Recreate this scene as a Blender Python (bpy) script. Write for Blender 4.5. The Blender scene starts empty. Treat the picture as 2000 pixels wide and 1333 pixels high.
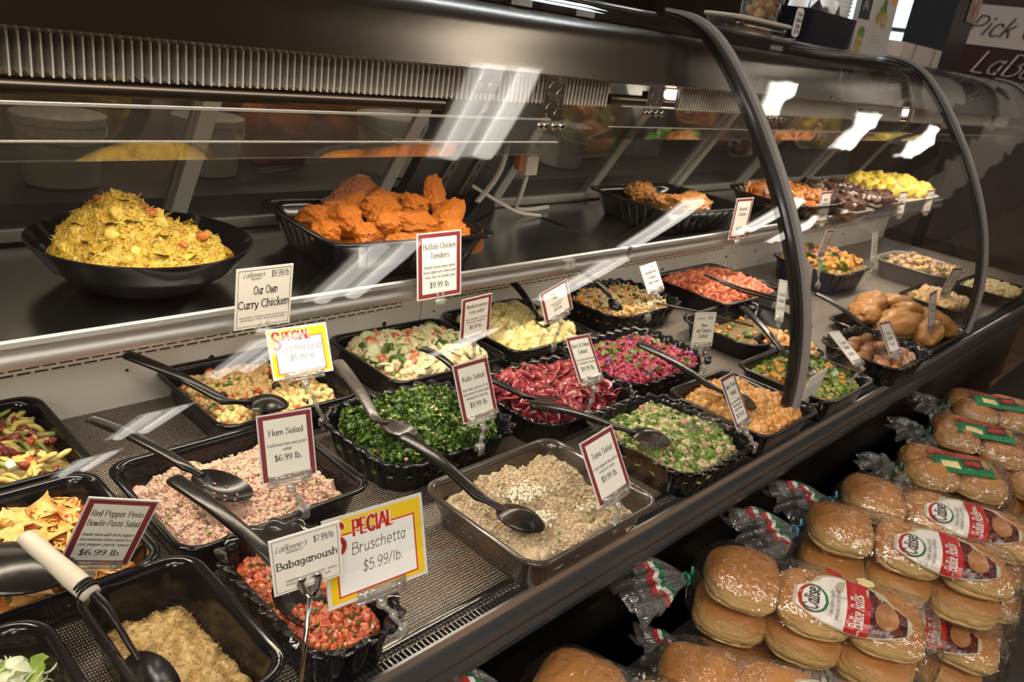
import bpy, math, random
import numpy as np
from mathutils import Matrix, Vector
PI = math.pi
SC = bpy.context.scene
COL = SC.collection
rng = np.random.default_rng(7)
random.seed(7)

# ------------------------------------------------------------------ noise
def _h(ix, iy, iz, seed):
    n = (ix * 73856093) ^ (iy * 19349663) ^ (iz * 83492791) ^ (seed * 2654435761 & 0x7fffffff)
    n = (n ^ (n >> 13)) * 1274126177 & 0x7fffffff
    n = (n ^ (n >> 16)) & 0xffff
    return n / 65535.0
def vnoise(p, seed=0):
    p = np.asarray(p, float); f = np.floor(p); i = f.astype(np.int64); t = p - f; t = t * t * (3 - 2 * t)
    r = 0
    for a in (0, 1):
        wa = t[:, 0] if a else 1 - t[:, 0]
        for b in (0, 1):
            wb = t[:, 1] if b else 1 - t[:, 1]
            for c in (0, 1):
                wc = t[:, 2] if c else 1 - t[:, 2]
                r = r + wa * wb * wc * _h(i[:, 0] + a, i[:, 1] + b, i[:, 2] + c, seed)
    return r * 2 - 1
def fbm(p, freq, seed=0, octv=3, gain=.5):
    p = np.asarray(p, float) * freq; r = 0; a = 1
    for k in range(octv):
        r = r + a * vnoise(p + k * 17.3, seed + k); p = p * 2.03; a *= gain
    return r

# ------------------------------------------------------------------ mesh builder
class MB:
    def __init__(s): s.V = []; s.F = []; s.M = []; s.n = 0
    def add(s, V, F, m=0):
        V = np.asarray(V, float).reshape(-1, 3)
        if isinstance(F, np.ndarray): gs = [F]
        else:
            d = {}
            for f in F: d.setdefault(len(f), []).append(f)
            gs = [np.array(v) for v in d.values()]
        for g in gs:
            if len(g): s.F.append(g.astype(np.int64) + s.n); s.M.append(np.full(len(g), m, np.int32))
        s.V.append(V); s.n += len(V)
        return s
    def merge(s, o, R=None, t=(0, 0, 0), mo=0):
        for_v = np.concatenate(o.V) if o.V else np.zeros((0, 3))
        if R is not None: for_v = for_v @ np.asarray(R).T
        for_v = for_v + np.asarray(t)
        for g, m in zip(o.F, o.M): s.F.append(g + s.n); s.M.append(m + mo)
        s.V.append(for_v); s.n += len(for_v)
    def xf(s, R=None, t=(0, 0, 0)):
        for i, v in enumerate(s.V):
            if R is not None: v = v @ np.asarray(R).T
            s.V[i] = v + np.asarray(t)
        return s
    def box(s, c, size, m=0, R=None):
        a, b, d = size[0] / 2, size[1] / 2, size[2] / 2
        V = np.array([(x, y, z) for z in (-d, d) for x, y in ((-a, -b), (a, -b), (a, b), (-a, b))])
        if R is not None: V = V @ np.asarray(R).T
        return s.add(V + np.asarray(c), np.array([(3, 2, 1, 0), (4, 5, 6, 7), (0, 1, 5, 4), (1, 2, 6, 5), (2, 3, 7, 6), (3, 0, 4, 7)]), m)
    def loft(s, loops, m=0, cap0=True, cap1=True, closed=True):
        n = len(loops[0]); V = np.concatenate(loops); F = []
        for i in range(len(loops) - 1):
            for j in range(n if closed else n - 1):
                k = (j + 1) % n
                F.append((i * n + j, i * n + k, (i + 1) * n + k, (i + 1) * n + j))
        if cap0: F.append(tuple(range(n - 1, -1, -1)))
        if cap1: F.append(tuple((len(loops) - 1) * n + j for j in range(n)))
        return s.add(V, F, m)
    def tube(s, P, r, n=8, m=0, flat=None):
        P = np.asarray(P, float); k = len(P); rr = np.broadcast_to(np.asarray(r, float), (k,))
        T = np.gradient(P, axis=0); T /= np.linalg.norm(T, axis=1)[:, None] + 1e-12
        up = np.array([0, 0, 1.]) if abs(T[0, 2]) < .9 else np.array([0, 1., 0])
        loops = []
        for i in range(k):
            a = np.cross(T[i], up); a /= np.linalg.norm(a) + 1e-12; b = np.cross(a, T[i]); 
            if abs(np.dot(up, T[i])) < .95: up = b
            th = np.linspace(0, 2 * PI, n, endpoint=False)
            fl = 1 if flat is None else flat
            loops.append(P[i] + rr[i] * (np.cos(th)[:, None] * a + fl * np.sin(th)[:, None] * b))
        return s.loft(loops, m)
    def lathe(s, prof, c=(0, 0, 0), n=32, m=0, cap0=True, cap1=True):
        th = np.linspace(0, 2 * PI, n, endpoint=False)
        return s.loft([np.stack([c[0] + r * np.cos(th), c[1] + r * np.sin(th), np.full(n, c[2] + z)], 1) for r, z in prof], m, cap0, cap1)
    def inst(s, tmpl, P, scale, m=0, tilt=None, yaw=None):
        """many copies of a template (V,F) placed at points P with random turns"""
        V, F = tmpl; k = len(P)
        if k == 0: return s
        sc = np.asarray(scale, float)
        if sc.ndim == 0: sc = np.full(k, sc)
        a = rng.uniform(0, 2 * PI, k) if yaw is None else np.broadcast_to(yaw, (k,))
        if tilt is None:
            q = rng.normal(size=(k, 4)); q /= np.linalg.norm(q, axis=1)[:, None]
            w, x, y, z = q.T
            R = np.stack([1-2*(y*y+z*z), 2*(x*y-z*w), 2*(x*z+y*w), 2*(x*y+z*w), 1-2*(x*x+z*z), 2*(y*z-x*w), 2*(x*z-y*w), 2*(y*z+x*w), 1-2*(x*x+y*y)], 1).reshape(k, 3, 3)
        else:
            t = rng.normal(0, tilt, k); u = rng.normal(0, tilt, k); o = np.zeros(k); e = np.ones(k)
            Rz = np.stack([np.cos(a), -np.sin(a), o, np.sin(a), np.cos(a), o, o, o, e], 1).reshape(k, 3, 3)
            Rx = np.stack([e, o, o, o, np.cos(t), -np.sin(t), o, np.sin(t), np.cos(t)], 1).reshape(k, 3, 3)
            Ry = np.stack([np.cos(u), o, np.sin(u), o, e, o, -np.sin(u), o, np.cos(u)], 1).reshape(k, 3, 3)
            R = Rx @ Ry @ Rz
        if sc.ndim == 1: sc = sc[:, None]
        VV = np.einsum('kij,knj->kni', R, V[None] * sc[:, None, :]) + np.asarray(P)[:, None, :]
        FF = F[None] + (np.arange(k) * len(V))[:, None, None]
        return s.add(VV.reshape(-1, 3), FF.reshape(-1, F.shape[1]), m)
    def build(s, name, mats, parent=None, loc=None, sharp=None, smooth=True):
        V = np.concatenate(s.V)
        if parent is not None: base = np.array(WLOC[parent.name])
        elif loc is not None: base = np.array(loc, float)
        else:
            base = np.array([(V[:, 0].min() + V[:, 0].max()) / 2, (V[:, 1].min() + V[:, 1].max()) / 2, V[:, 2].min()])
        me = bpy.data.meshes.new(name)
        me.vertices.add(len(V)); me.vertices.foreach_set('co', (V - base).astype(np.float32).ravel())
        loops = np.concatenate([g.ravel() for g in s.F]); tot = np.concatenate([np.full(len(g), g.shape[1]) for g in s.F])
        st = np.concatenate([[0], np.cumsum(tot)[:-1]])
        me.loops.add(len(loops)); me.loops.foreach_set('vertex_index', loops.astype(np.int32))
        me.polygons.add(len(tot)); me.polygons.foreach_set('loop_start', st.astype(np.int32))
        me.polygons.foreach_set('material_index', np.concatenate(s.M))
        if not isinstance(mats, (list, tuple)): mats = [mats]
        for m in mats: me.materials.append(m)
        me.update(calc_edges=True)
        if smooth:
            me.shade_smooth()
            if sharp is not None: me.set_sharp_from_angle(angle=sharp)
        else: me.shade_flat()
        o = bpy.data.objects.new(name, me); COL.objects.link(o)
        if parent is not None: o.parent = parent; WLOC[o.name] = tuple(base)
        else: o.location = base; WLOC[o.name] = tuple(base)
        return o
WLOC = {}
def tag(o, label=None, cat=None, group=None, kind=None):
    if label: o['label'] = label
    if cat: o['category'] = cat
    if group: o['group'] = group
    if kind: o['kind'] = kind
    return o
def thing(name, label, cat, loc, group=None):
    o = bpy.data.objects.new(name, None); COL.objects.link(o); o.location = loc; o.empty_display_size = .02
    WLOC[o.name] = tuple(loc); return tag(o, label, cat, group)
def structure(o): o['kind'] = 'structure'; return o
def RZ(a): c, s = math.cos(a), math.sin(a); return np.array([[c, -s, 0], [s, c, 0], [0, 0, 1.]])
def RX(a): c, s = math.cos(a), math.sin(a); return np.array([[1., 0, 0], [0, c, -s], [0, s, c]])
def RY(a): c, s = math.cos(a), math.sin(a); return np.array([[c, 0, s], [0, 1., 0], [-s, 0, c]])

# ------------------------------------------------------------------ templates
def ico(sub=1):
    import bmesh
    bm = bmesh.new(); bmesh.ops.create_icosphere(bm, subdivisions=sub, radius=1)
    V = np.array([v.co[:] for v in bm.verts]); F = np.array([[v.index for v in f.verts] for f in bm.faces]); bm.free(); return V, F
ICO1, ICO2, ICO3, ICO4 = ico(1), ico(2), ico(3), ico(4)
def lump(sub=2, amp=.25, fr=1.5, seed=0, sc=(1, 1, 1)):
    V, F = (ICO1, ICO2, ICO3, ICO4)[sub - 1]
    V = V * (1 + amp * fbm(V + 9.1, fr, seed, 2))[:, None] * np.array(sc); return V, F
def cubeish(p=.35, seed=0, jit=.12, sc=(1, 1, 1), sub=2):
    V, F = (ICO1, ICO2, ICO3)[sub - 1]
    W = np.sign(V) * np.abs(V) ** p; W = W * (1 + jit * fbm(V + seed, 1.2, seed, 1))[:, None] * np.array(sc) * .9
    return W, F
def grid(nu, nv, fn):
    u, v = np.meshgrid(np.linspace(-1, 1, nu), np.linspace(-1, 1, nv), indexing='ij')
    V = fn(u.ravel(), v.ravel()); F = []
    for i in range(nu - 1):
        for j in range(nv - 1):
            a = i * nv + j; F.append((a, a + nv, a + nv + 1, a + 1))
    return V, np.array(F)
def leaf(seed=0, curl=.4, freq=3., asp=.6):
    def fn(u, v):
        w = np.sqrt(np.clip(1 - u * u * .9, 0, 1)); P = np.stack([u, v * w * asp, u * 0], 1)
        e = np.abs(v) ** 1.5
        P[:, 2] = curl * e * fbm(P + seed * 3.1, freq, seed, 2) + .25 * u * u * (1 if seed % 2 else -1)
        P[:, 1] += .15 * e * fbm(P + 5, freq * 1.3, seed + 3, 1); return P
    return grid(9, 7, fn)
def bow(seed=0):
    def fn(u, v):
        pin = .28 + .72 * np.abs(u) ** .8
        return np.stack([u + .04 * np.sin(v * 9), v * .62 * pin, (1 - np.abs(u)) ** 3 * .3 * np.cos(v * PI * 2.2) + .12 * np.sin(u * 3 + seed)], 1)
    return grid(9, 9, fn)
def slab(seed=0, th=.18, wav=.15, n=14):
    th_ = np.linspace(0, 2 * PI, n, endpoint=False); V = []
    for r, z in ((.55, -th), (1, -th * .8), (1.02, th * .8), (.6, th)):
        V.append(np.stack([r * np.cos(th_), r * np.sin(th_), z + wav * np.sin(th_ * 2 + seed)], 1))
    V = np.concatenate(V + [np.array([[0, 0, -th], [0, 0, th]])]); F = []
    for i in range(3):
        for j in range(n):
            k = (j + 1) % n; F.append((i * n + j, i * n + k, (i + 1) * n + k, (i + 1) * n + j))
    for j in range(n):
        k = (j + 1) % n; F.append((j, 4 * n, 4 * n, k)); F.append((3 * n + j, 3 * n + k, 4 * n + 1, 4 * n + 1))
    return V, F
def _tri(VF):
    V, F = VF; G = []
    for f in F:
        f = list(dict.fromkeys(int(a) for a in f))
        for i in range(1, len(f) - 1): G.append((f[0], f[i], f[i + 1]))
    return V, np.array(G)
def rod(seed=0, bend=.3, r=.12, n=6, k=7, flat=1.):
    t = np.linspace(-1, 1, k); P = np.stack([t, bend * t * t, bend * .5 * np.sin(t * 3 + seed)], 1)
    b = MB(); rr = np.full(k, r); rr[0] = rr[-1] = r * .55; b.tube(P, rr, n, flat=flat)
    return _tri((b.V[0], [f for g in b.F for f in g - 0]))
def curly(seed):
    def fn(u, v):
        w = np.sqrt(np.clip(1 - u * u * .9, 0, 1)); P = np.stack([u, v * w, u * 0], 1); e = np.abs(v) ** 1.2 + .6 * np.abs(u) ** 3
        P[:, 2] = .50 * e * fbm(P + seed * 3.1, 6.5, seed, 2) + .35 * fbm(P + seed, 1.5, seed + 7, 1)
        P[:, 0] += .22 * e * fbm(P + 5, 7, seed + 3, 1); P[:, 1] += .22 * e * fbm(P + 8, 7, seed + 4, 1); return P
    return grid(15, 13, fn)
T = dict(curly=[curly(i) for i in range(6)], lump=[lump(2, .35, 1.6, i) for i in range(4)], crumb=[lump(1, .4, 1.6, i) for i in range(3)], big=[lump(3, .3, 2.2, i) for i in range(4)],
         cube=[cubeish(.28, i, .14, (1, .9, .85), 3) for i in range(3)], dice=[cubeish(.38, i, .3, (1, .8, .6), 2) for i in range(4)], pea=[lump(2, .12, 1.1, i) for i in range(2)],
         bean=[lump(2, .05, 1, i, (1, .55, .5)) for i in range(2)], rod=[rod(i, .25 + .1 * i) for i in range(3)], strand=[rod(i, .5, .07, 5, 9) for i in range(3)], pod=[rod(i, .2 + .12 * i, .21, 7, 8) for i in range(3)],
         leaf=[leaf(i) for i in range(5)], kale=[leaf(i, .9, 5., .9) for i in range(6)], flat=[leaf(i, .25, 2., .9) for i in range(4)],
         bow=[bow(i) for i in range(3)], disc=[_tri(slab(i, .14, .05)) for i in range(2)], ring=[_tri(slab(i, .07, .3)) for i in range(3)])

# ------------------------------------------------------------------ materials
_mc = {}
def _nt(name):
    m = bpy.data.materials.new(name); m.use_nodes = True; nt = m.node_tree; nt.nodes.clear()
    o = nt.nodes.new('ShaderNodeOutputMaterial'); return m, nt, o
def N(nt, t, **kw):
    n = nt.nodes.new(t)
    for k, v in kw.items():
        if k.startswith('i_'): n.inputs[int(k[2:])].default_value = v
        else: setattr(n, k, v)
    return n
def setp(b, **kw):
    for k, v in kw.items(): b.inputs[k.replace('_', ' ')].default_value = v
def c4(c): return (c[0], c[1], c[2], 1)
def mat(name, col, rough=.5, metal=0, col2=None, scale=60, bump=0, bscale=None, coat=0, sss=0, spec=.5, emit=None, es=0, thr=(.4, .6), aniso=0, tr=0):
    if name in _mc: return _mc[name]
    m, nt, o = _nt(name); b = N(nt, 'ShaderNodeBsdfPrincipled'); nt.links.new(b.outputs[0], o.inputs[0])
    setp(b, Base_Color=c4(col), Roughness=rough, Metallic=metal, Specular_IOR_Level=spec)
    if coat: setp(b, Coat_Weight=coat, Coat_Roughness=.12)
    if sss: setp(b, Subsurface_Weight=sss, Subsurface_Radius=(.006, .003, .002), Subsurface_Scale=1.)
    if emit: setp(b, Emission_Color=c4(emit), Emission_Strength=es)
    if tr: setp(b, Transmission_Weight=tr)
    if col2 is not None or bump:
        tc = N(nt, 'ShaderNodeTexCoord')
    if col2 is not None:
        nz = N(nt, 'ShaderNodeTexNoise'); nz.inputs['Scale'].default_value = scale; nz.inputs['Detail'].default_value = 4
        nt.links.new(tc.outputs['Object'], nz.inputs['Vector'])
        r = N(nt, 'ShaderNodeValToRGB'); r.color_ramp.elements[0].position = thr[0]; r.color_ramp.elements[1].position = thr[1]
        r.color_ramp.elements[0].color = c4(col); r.color_ramp.elements[1].color = c4(col2)
        nt.links.new(nz.outputs[0], r.inputs[0]); nt.links.new(r.outputs[0], b.inputs['Base Color'])
    if bump:
        n2 = N(nt, 'ShaderNodeTexNoise'); n2.inputs['Scale'].default_value = bscale or scale * 3; n2.inputs['Detail'].default_value = 5
        nt.links.new(tc.outputs['Object'], n2.inputs['Vector'])
        bp = N(nt, 'ShaderNodeBump'); bp.inputs['Strength'].default_value = bump; bp.inputs['Distance'].default_value = .002
        nt.links.new(n2.outputs[0], bp.inputs['Height']); nt.links.new(bp.outputs[0], b.inputs['Normal'])
    _mc[name] = m; return m
def clear(name, tint=(1, 1, 1), refl=.04, rough=0., bump=0, bscale=30, milky=0, gain=1.):
    """thin clear sheet: straight-through light plus Schlick reflection"""
    m, nt, o = _nt(name)
    g = N(nt, 'ShaderNodeNewGeometry'); tr = N(nt, 'ShaderNodeBsdfTransparent'); tr.inputs[0].default_value = c4(tint)
    gl = N(nt, 'ShaderNodeBsdfGlossy'); gl.inputs['Roughness'].default_value = rough
    d = N(nt, 'ShaderNodeVectorMath', operation='DOT_PRODUCT'); nt.links.new(g.outputs['Incoming'], d.inputs[0])
    if bump:
        tc = N(nt, 'ShaderNodeTexCoord'); nz = N(nt, 'ShaderNodeTexNoise'); nz.inputs['Scale'].default_value = bscale; nz.inputs['Detail'].default_value = 2.5; nz.inputs['Distortion'].default_value = 1.2
        nt.links.new(tc.outputs['Object'], nz.inputs['Vector'])
        bp = N(nt, 'ShaderNodeBump'); bp.inputs['Strength'].default_value = bump; bp.inputs['Distance'].default_value = .01
        nt.links.new(nz.outputs[0], bp.inputs['Height']); nt.links.new(bp.outputs[0], gl.inputs['Normal']); nt.links.new(bp.outputs[0], d.inputs[1])
    else: nt.links.new(g.outputs['Normal'], d.inputs[1])
    ab = N(nt, 'ShaderNodeMath', operation='ABSOLUTE'); nt.links.new(d.outputs['Value'], ab.inputs[0])
    s1 = N(nt, 'ShaderNodeMath', operation='SUBTRACT'); s1.inputs[0].default_value = 1; nt.links.new(ab.outputs[0], s1.inputs[1])
    pw = N(nt, 'ShaderNodeMath', operation='POWER'); nt.links.new(s1.outputs[0], pw.inputs[0]); pw.inputs[1].default_value = 5
    ml = N(nt, 'ShaderNodeMath', operation='MULTIPLY_ADD'); nt.links.new(pw.outputs[0], ml.inputs[0]); ml.inputs[1].default_value = (1 - refl) * gain; ml.inputs[2].default_value = refl
    ml.use_clamp = True
    mx = N(nt, 'ShaderNodeMixShader'); nt.links.new(ml.outputs[0], mx.inputs[0]); nt.links.new(tr.outputs[0], mx.inputs[1]); nt.links.new(gl.outputs[0], mx.inputs[2])
    out = mx
    if milky:
        df = N(nt, 'ShaderNodeBsdfDiffuse'); df.inputs[0].default_value = (.8, .8, .78, 1)
        m2 = N(nt, 'ShaderNodeMixShader'); m2.inputs[0].default_value = milky; nt.links.new(mx.outputs[0], m2.inputs[1]); nt.links.new(df.outputs[0], m2.inputs[2]); out = m2
    nt.links.new(out.outputs[0], o.inputs[0]); return m
def brushed(name, col, rough=.28, axis_scale=(2, 300, 300), bump=.15, var=.12):
    m, nt, o = _nt(name); b = N(nt, 'ShaderNodeBsdfPrincipled'); nt.links.new(b.outputs[0], o.inputs[0]); setp(b, Metallic=1.0, Roughness=rough, Base_Color=c4(col))
    tc = N(nt, 'ShaderNodeTexCoord'); mp = N(nt, 'ShaderNodeMapping'); mp.inputs['Scale'].default_value = axis_scale
    nz = N(nt, 'ShaderNodeTexNoise'); nz.inputs['Scale'].default_value = 1; nz.inputs['Detail'].default_value = 3
    nt.links.new(tc.outputs['Object'], mp.inputs[0]); nt.links.new(mp.outputs[0], nz.inputs['Vector'])
    mr = N(nt, 'ShaderNodeMapRange'); mr.inputs['To Min'].default_value = rough - var; mr.inputs['To Max'].default_value = rough + var
    nt.links.new(nz.outputs[0], mr.inputs[0]); nt.links.new(mr.outputs[0], b.inputs['Roughness'])
    bp = N(nt, 'ShaderNodeBump'); bp.inputs['Strength'].default_value = bump; bp.inputs['Distance'].default_value = .0004
    nt.links.new(nz.outputs[0], bp.inputs['Height']); nt.links.new(bp.outputs[0], b.inputs['Normal']); return m
BLK = mat('black_plastic', (.006, .006, .007), .13, spec=.38)
BLK2 = mat('black_utensil_plastic', (.007, .006, .006), .24, spec=.4)
STEEL = brushed('brushed_steel', (.25, .21, .175), .24, (4, 900, 900), .02, .02)
SHELF = brushed('shelf_steel', (.46, .48, .50), .22, (40, 200, 200), .02, .03)
ALU = brushed('aluminium_extrusion', (.66, .655, .65), .42, (2, 400, 400), .03, .03)
DARKM = mat('dark_metal', (.09, .085, .08), .35, 1)
CHROME = mat('chrome', (.7, .68, .65), .12, 1)
GLASS = clear('case_glass', (.985, .995, .99), .045, 0., gain=.85)
ACRYL = clear('clear_acrylic', (.95, .95, .94), .06, .03, milky=.012)
CLIPM = clear('clear_clip_plastic', (.93, .93, .91), .16, .06, bump=.25, bscale=60, milky=.14)
WHITE = mat('white_paint', (.74, .72, .68), .4)
CREAM = mat('card_paper', (.90, .87, .79), .45)
BURG = mat('burgundy_print', (.24, .035, .045), .4)
INK = mat('black_ink', (.02, .018, .018), .5)
REDI = mat('red_print', (.62, .04, .02), .4)
YELI = mat('yellow_print', (.86, .58, .02), .4)
WHI = mat('white_print', (.90, .89, .87), .4)
# ------------------------------------------------------------------ stroke lettering
GL = {
'A': (8, "0,0 4,10|4,10 8,0|1.5,3.5 6.5,3.5"), 'B': (7.2, "1,0 1,10|~1,10 5,9.8 6,7.6 4.8,5.4 1,5.2|~1,5.2 5.6,5 7,2.7 5.4,.2 1,0"),
'C': (7.6, "~7,8 5.5,9.7 3.5,10 1,8 .3,5 1,2 3.5,0 5.5,.3 7,2"), 'D': (8.2, "1,0 1,10|~1,10 4.5,9.7 7.3,7.5 7.3,2.5 4.5,.3 1,0"),
'E': (7, "1,0 1,10|1,10 6.3,10|1,5.2 5.2,5.2|1,0 6.5,0"), 'F': (6.6, "1,0 1,10|1,10 6.3,10|1,5.2 5,5.2"),
'G': (8.2, "~7,8 5.5,9.7 3.5,10 1,8 .3,5 1,2 3.5,0 5.5,.3 7,2|7,.8 7,4.3|4.8,4.3 7.6,4.3"), 'H': (8.4, "1,0 1,10|7,0 7,10|1,5.2 7,5.2"),
'I': (3, "1.5,0 1.5,10"), 'K': (7.6, "1,0 1,10|6.6,10 1,4.4|3,6.2 7,0"), 'L': (6.4, "1,10 1,0|1,0 6,0"), 'M': (9.6, "1,0 1,10|1,10 4.8,1.5|4.8,1.5 8.6,10|8.6,10 8.6,0"),
'N': (8.4, "1,0 1,10|1,10 7.2,0|7.2,0 7.2,10"), 'O': (8.6, "~4.2,10 1.4,8.6 .5,5 1.4,1.4 4.2,0 7,1.4 8,5 7,8.6 4.2,10"),
'P': (7, "1,0 1,10|~1,10 5,9.8 6.3,7.4 5,5 1,4.8"), 'Q': (8.6, "~4.2,10 1.4,8.6 .5,5 1.4,1.4 4.2,0 7,1.4 8,5 7,8.6 4.2,10|5,2.5 8,-1"),
'R': (7.4, "1,0 1,10|~1,10 5,9.8 6.2,7.5 5,5.2 1,5|3.5,5 7,0"), 'S': (6.8, "~6,8.2 4.5,9.8 2,9.7 .8,7.7 2.2,5.8 5,4.3 6.1,2.3 4.6,.2 2,0 .5,1.8"),
'T': (7.2, "0,10 7,10|3.5,10 3.5,0"), 'U': (8, "~1,10 1,3 2,.6 4,0 6,.6 7,3 7,10"), 'W': (10, "0,10 2.6,0|2.6,0 5,9|5,9 7.4,0|7.4,0 10,10"), 'Y': (7.4, "0,10 3.6,5|7.2,10 3.6,5|3.6,5 3.6,0"),
'a': (6, "~4.8,4.6 3.5,6.4 1.5,5.8 .6,3.2 1.5,.6 3.4,.1 4.8,1.8|4.8,6.4 4.8,0"), 'b': (6.2, "1,10 1,0|~1,4.6 2.6,6.4 4.7,5.8 5.5,3.2 4.7,.6 2.8,0 1,1.6"),
'c': (5.4, "~4.8,5.2 3.4,6.5 1.5,5.8 .6,3.2 1.5,.7 3.4,0 4.9,1.2"), 'd': (6.2, "~4.8,4.6 3.5,6.4 1.5,5.8 .6,3.2 1.5,.6 3.4,.1 4.8,1.8|4.8,10 4.8,0"),
'e': (5.7, "~.8,3.5 5.1,3.5 4.6,5.7 3,6.5 1.3,5.6 .6,3.2 1.4,.8 3.3,0 5,1"), 'f': (4, "~4.3,9.4 3,9.9 2.1,8.5 2,6|2,8 2,0|.3,6.3 3.8,6.3"),
'g': (6, "~4.8,4.6 3.5,6.4 1.5,5.8 .6,3.4 1.5,1 3.4,.5 4.8,2.2|~4.8,6.4 4.8,0 4.2,-2.4 2.4,-3 .8,-2.2"), 'h': (6.2, "1,10 1,0|~1,4.2 2.7,6.2 4.5,6 5.1,4.2 5.1,0"),
'i': (2.8, "1.3,6.4 1.3,0|1.3,8.4 1.3,9.4"), 'j': (3, "~1.6,6.4 1.6,-1.5 .2,-3"), 'k': (5.6, "1,10 1,0|4.8,6.4 1,2.8|2.4,4 5.2,0"), 'l': (2.8, "1.3,10 1.3,0"),
'm': (9.2, "1,6.4 1,0|~1,4.2 2.5,6.2 4,6 4.6,4.2 4.6,0|~4.6,4.2 6,6.2 7.6,6 8.2,4.2 8.2,0"), 'n': (6.2, "1,6.4 1,0|~1,4.2 2.7,6.2 4.5,6 5.1,4.2 5.1,0"),
'o': (6.2, "~3,6.4 1.3,5.7 .6,3.2 1.3,.7 3,0 4.7,.7 5.4,3.2 4.7,5.7 3,6.4"), 'p': (6.2, "1,6.4 1,-3.2|~1,4.6 2.6,6.4 4.7,5.8 5.5,3.2 4.7,.6 2.8,0 1,1.6"),
'q': (6, "~4.8,4.6 3.5,6.4 1.5,5.8 .6,3.2 1.5,.6 3.4,.1 4.8,1.8|4.8,6.4 4.8,-3.2"), 'r': (4.4, "1,6.4 1,0|~1,3.8 2.2,5.9 4,6.2"),
's': (4.8, "~4.1,5.4 2.8,6.5 1.2,6.1 .9,4.6 2.6,3.4 4.1,2.2 3.8,.5 2.3,0 .5,1"), 't': (4, "~2,8.6 2,2 2.6,.3 4,.4|.4,6.3 3.8,6.3"),
'u': (6.2, "~1,6.4 1,2.2 1.7,.3 3.4,.1 5,2|5.1,6.4 5.1,0"), 'v': (5.6, "0,6.4 2.7,0|2.7,0 5.4,6.4"), 'w': (8, "0,6.4 2,0|2,0 4,6|4,6 6,0|6,0 8,6.4"), 'x': (5.4, "0,6.4 5,0|5,6.4 0,0"),
'y': (5.6, "0,6.4 2.8,0|~5.4,6.4 2.8,0 1.6,-2.6 .2,-3"), 'z': (5, ".3,6.3 4.6,6.3|4.6,6.3 .3,0|.3,0 4.8,0"),
'0': (6.4, "~3,10 1.2,8.5 .5,5 1.2,1.5 3,0 4.8,1.5 5.5,5 4.8,8.5 3,10"), '1': (4, "2.2,0 2.2,10|.8,8.4 2.2,10"), '2': (6, "~.7,7.8 1.6,9.6 3.2,10 5,8.8 4.9,6.6 .6,0|.6,0 5.4,0"),
'3': (6, "~.7,8.6 2.5,10 4.6,9 4.6,6.6 2.4,5.4 5,4.2 5,1.4 2.6,0 .5,1.4"), '4': (6.2, "4.2,10 .4,3|.4,3 5.8,3|4.2,10 4.2,0"), '5': (6, "4.9,10 1.2,10|1.2,10 .9,5.6|~.9,5.6 3,6.4 5.2,5 5.2,1.8 3,0 .5,1"),
'6': (6.2, "~5,9 3,10 1,7.5 .6,3.4 1.6,.5 3.4,0 5.2,1.4 5.2,4.2 3.2,5.8 .8,4"), '7': (6, ".5,10 5.4,10|5.4,10 2,0"), '8': (6.2, "~3,5.3 1,6.8 1.2,9.2 3,10 4.8,9.2 5,6.8 3,5.3 .7,3.4 1,.8 3,0 5,.8 5.3,3.4 3,5.3"),
'9': (6.2, "~5.2,6 3,4.4 .9,5.6 .8,8.4 2.8,10 4.8,9.2 5.4,6.4 4.6,2 2.8,0 1,.8"), '$': (6.4, "~5.6,8 4.2,9.3 2,9.2 .9,7.4 2.2,5.7 4.6,4.5 5.7,2.7 4.2,.8 2,.7 .5,2.2|3.1,11.2 3.1,-1.2"),
'.': (2.6, "1,0 1,.9"), ',': (2.6, "1.2,.6 .6,-1.4"), '/': (4.6, "0,-1 4,10.5"), '&': (8, "~7.2,0 2,7.4 2.4,9.4 4,9.8 4.9,8 1.2,3.6 1.2,1 3.4,0 6,1.8 7,4.6"), "'": (2.4, "1.2,10 .9,7.6"), '-': (4, ".5,3.6 3.5,3.6"), ' ': (3.6, "")}
def _cr(P, k=4):
    P = np.array(P); Q = np.vstack([2 * P[0] - P[1], P, 2 * P[-1] - P[-2]]); out = []
    for i in range(1, len(Q) - 2):
        for t in np.linspace(0, 1, k, endpoint=False):
            a, b, c, d = Q[i - 1:i + 3]
            out.append(.5 * (2 * b + (c - a) * t + (2 * a - 5 * b + 4 * c - d) * t * t + (3 * b - 3 * c + d - a) * t ** 3))
    out.append(P[-1]); return np.array(out)
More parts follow.
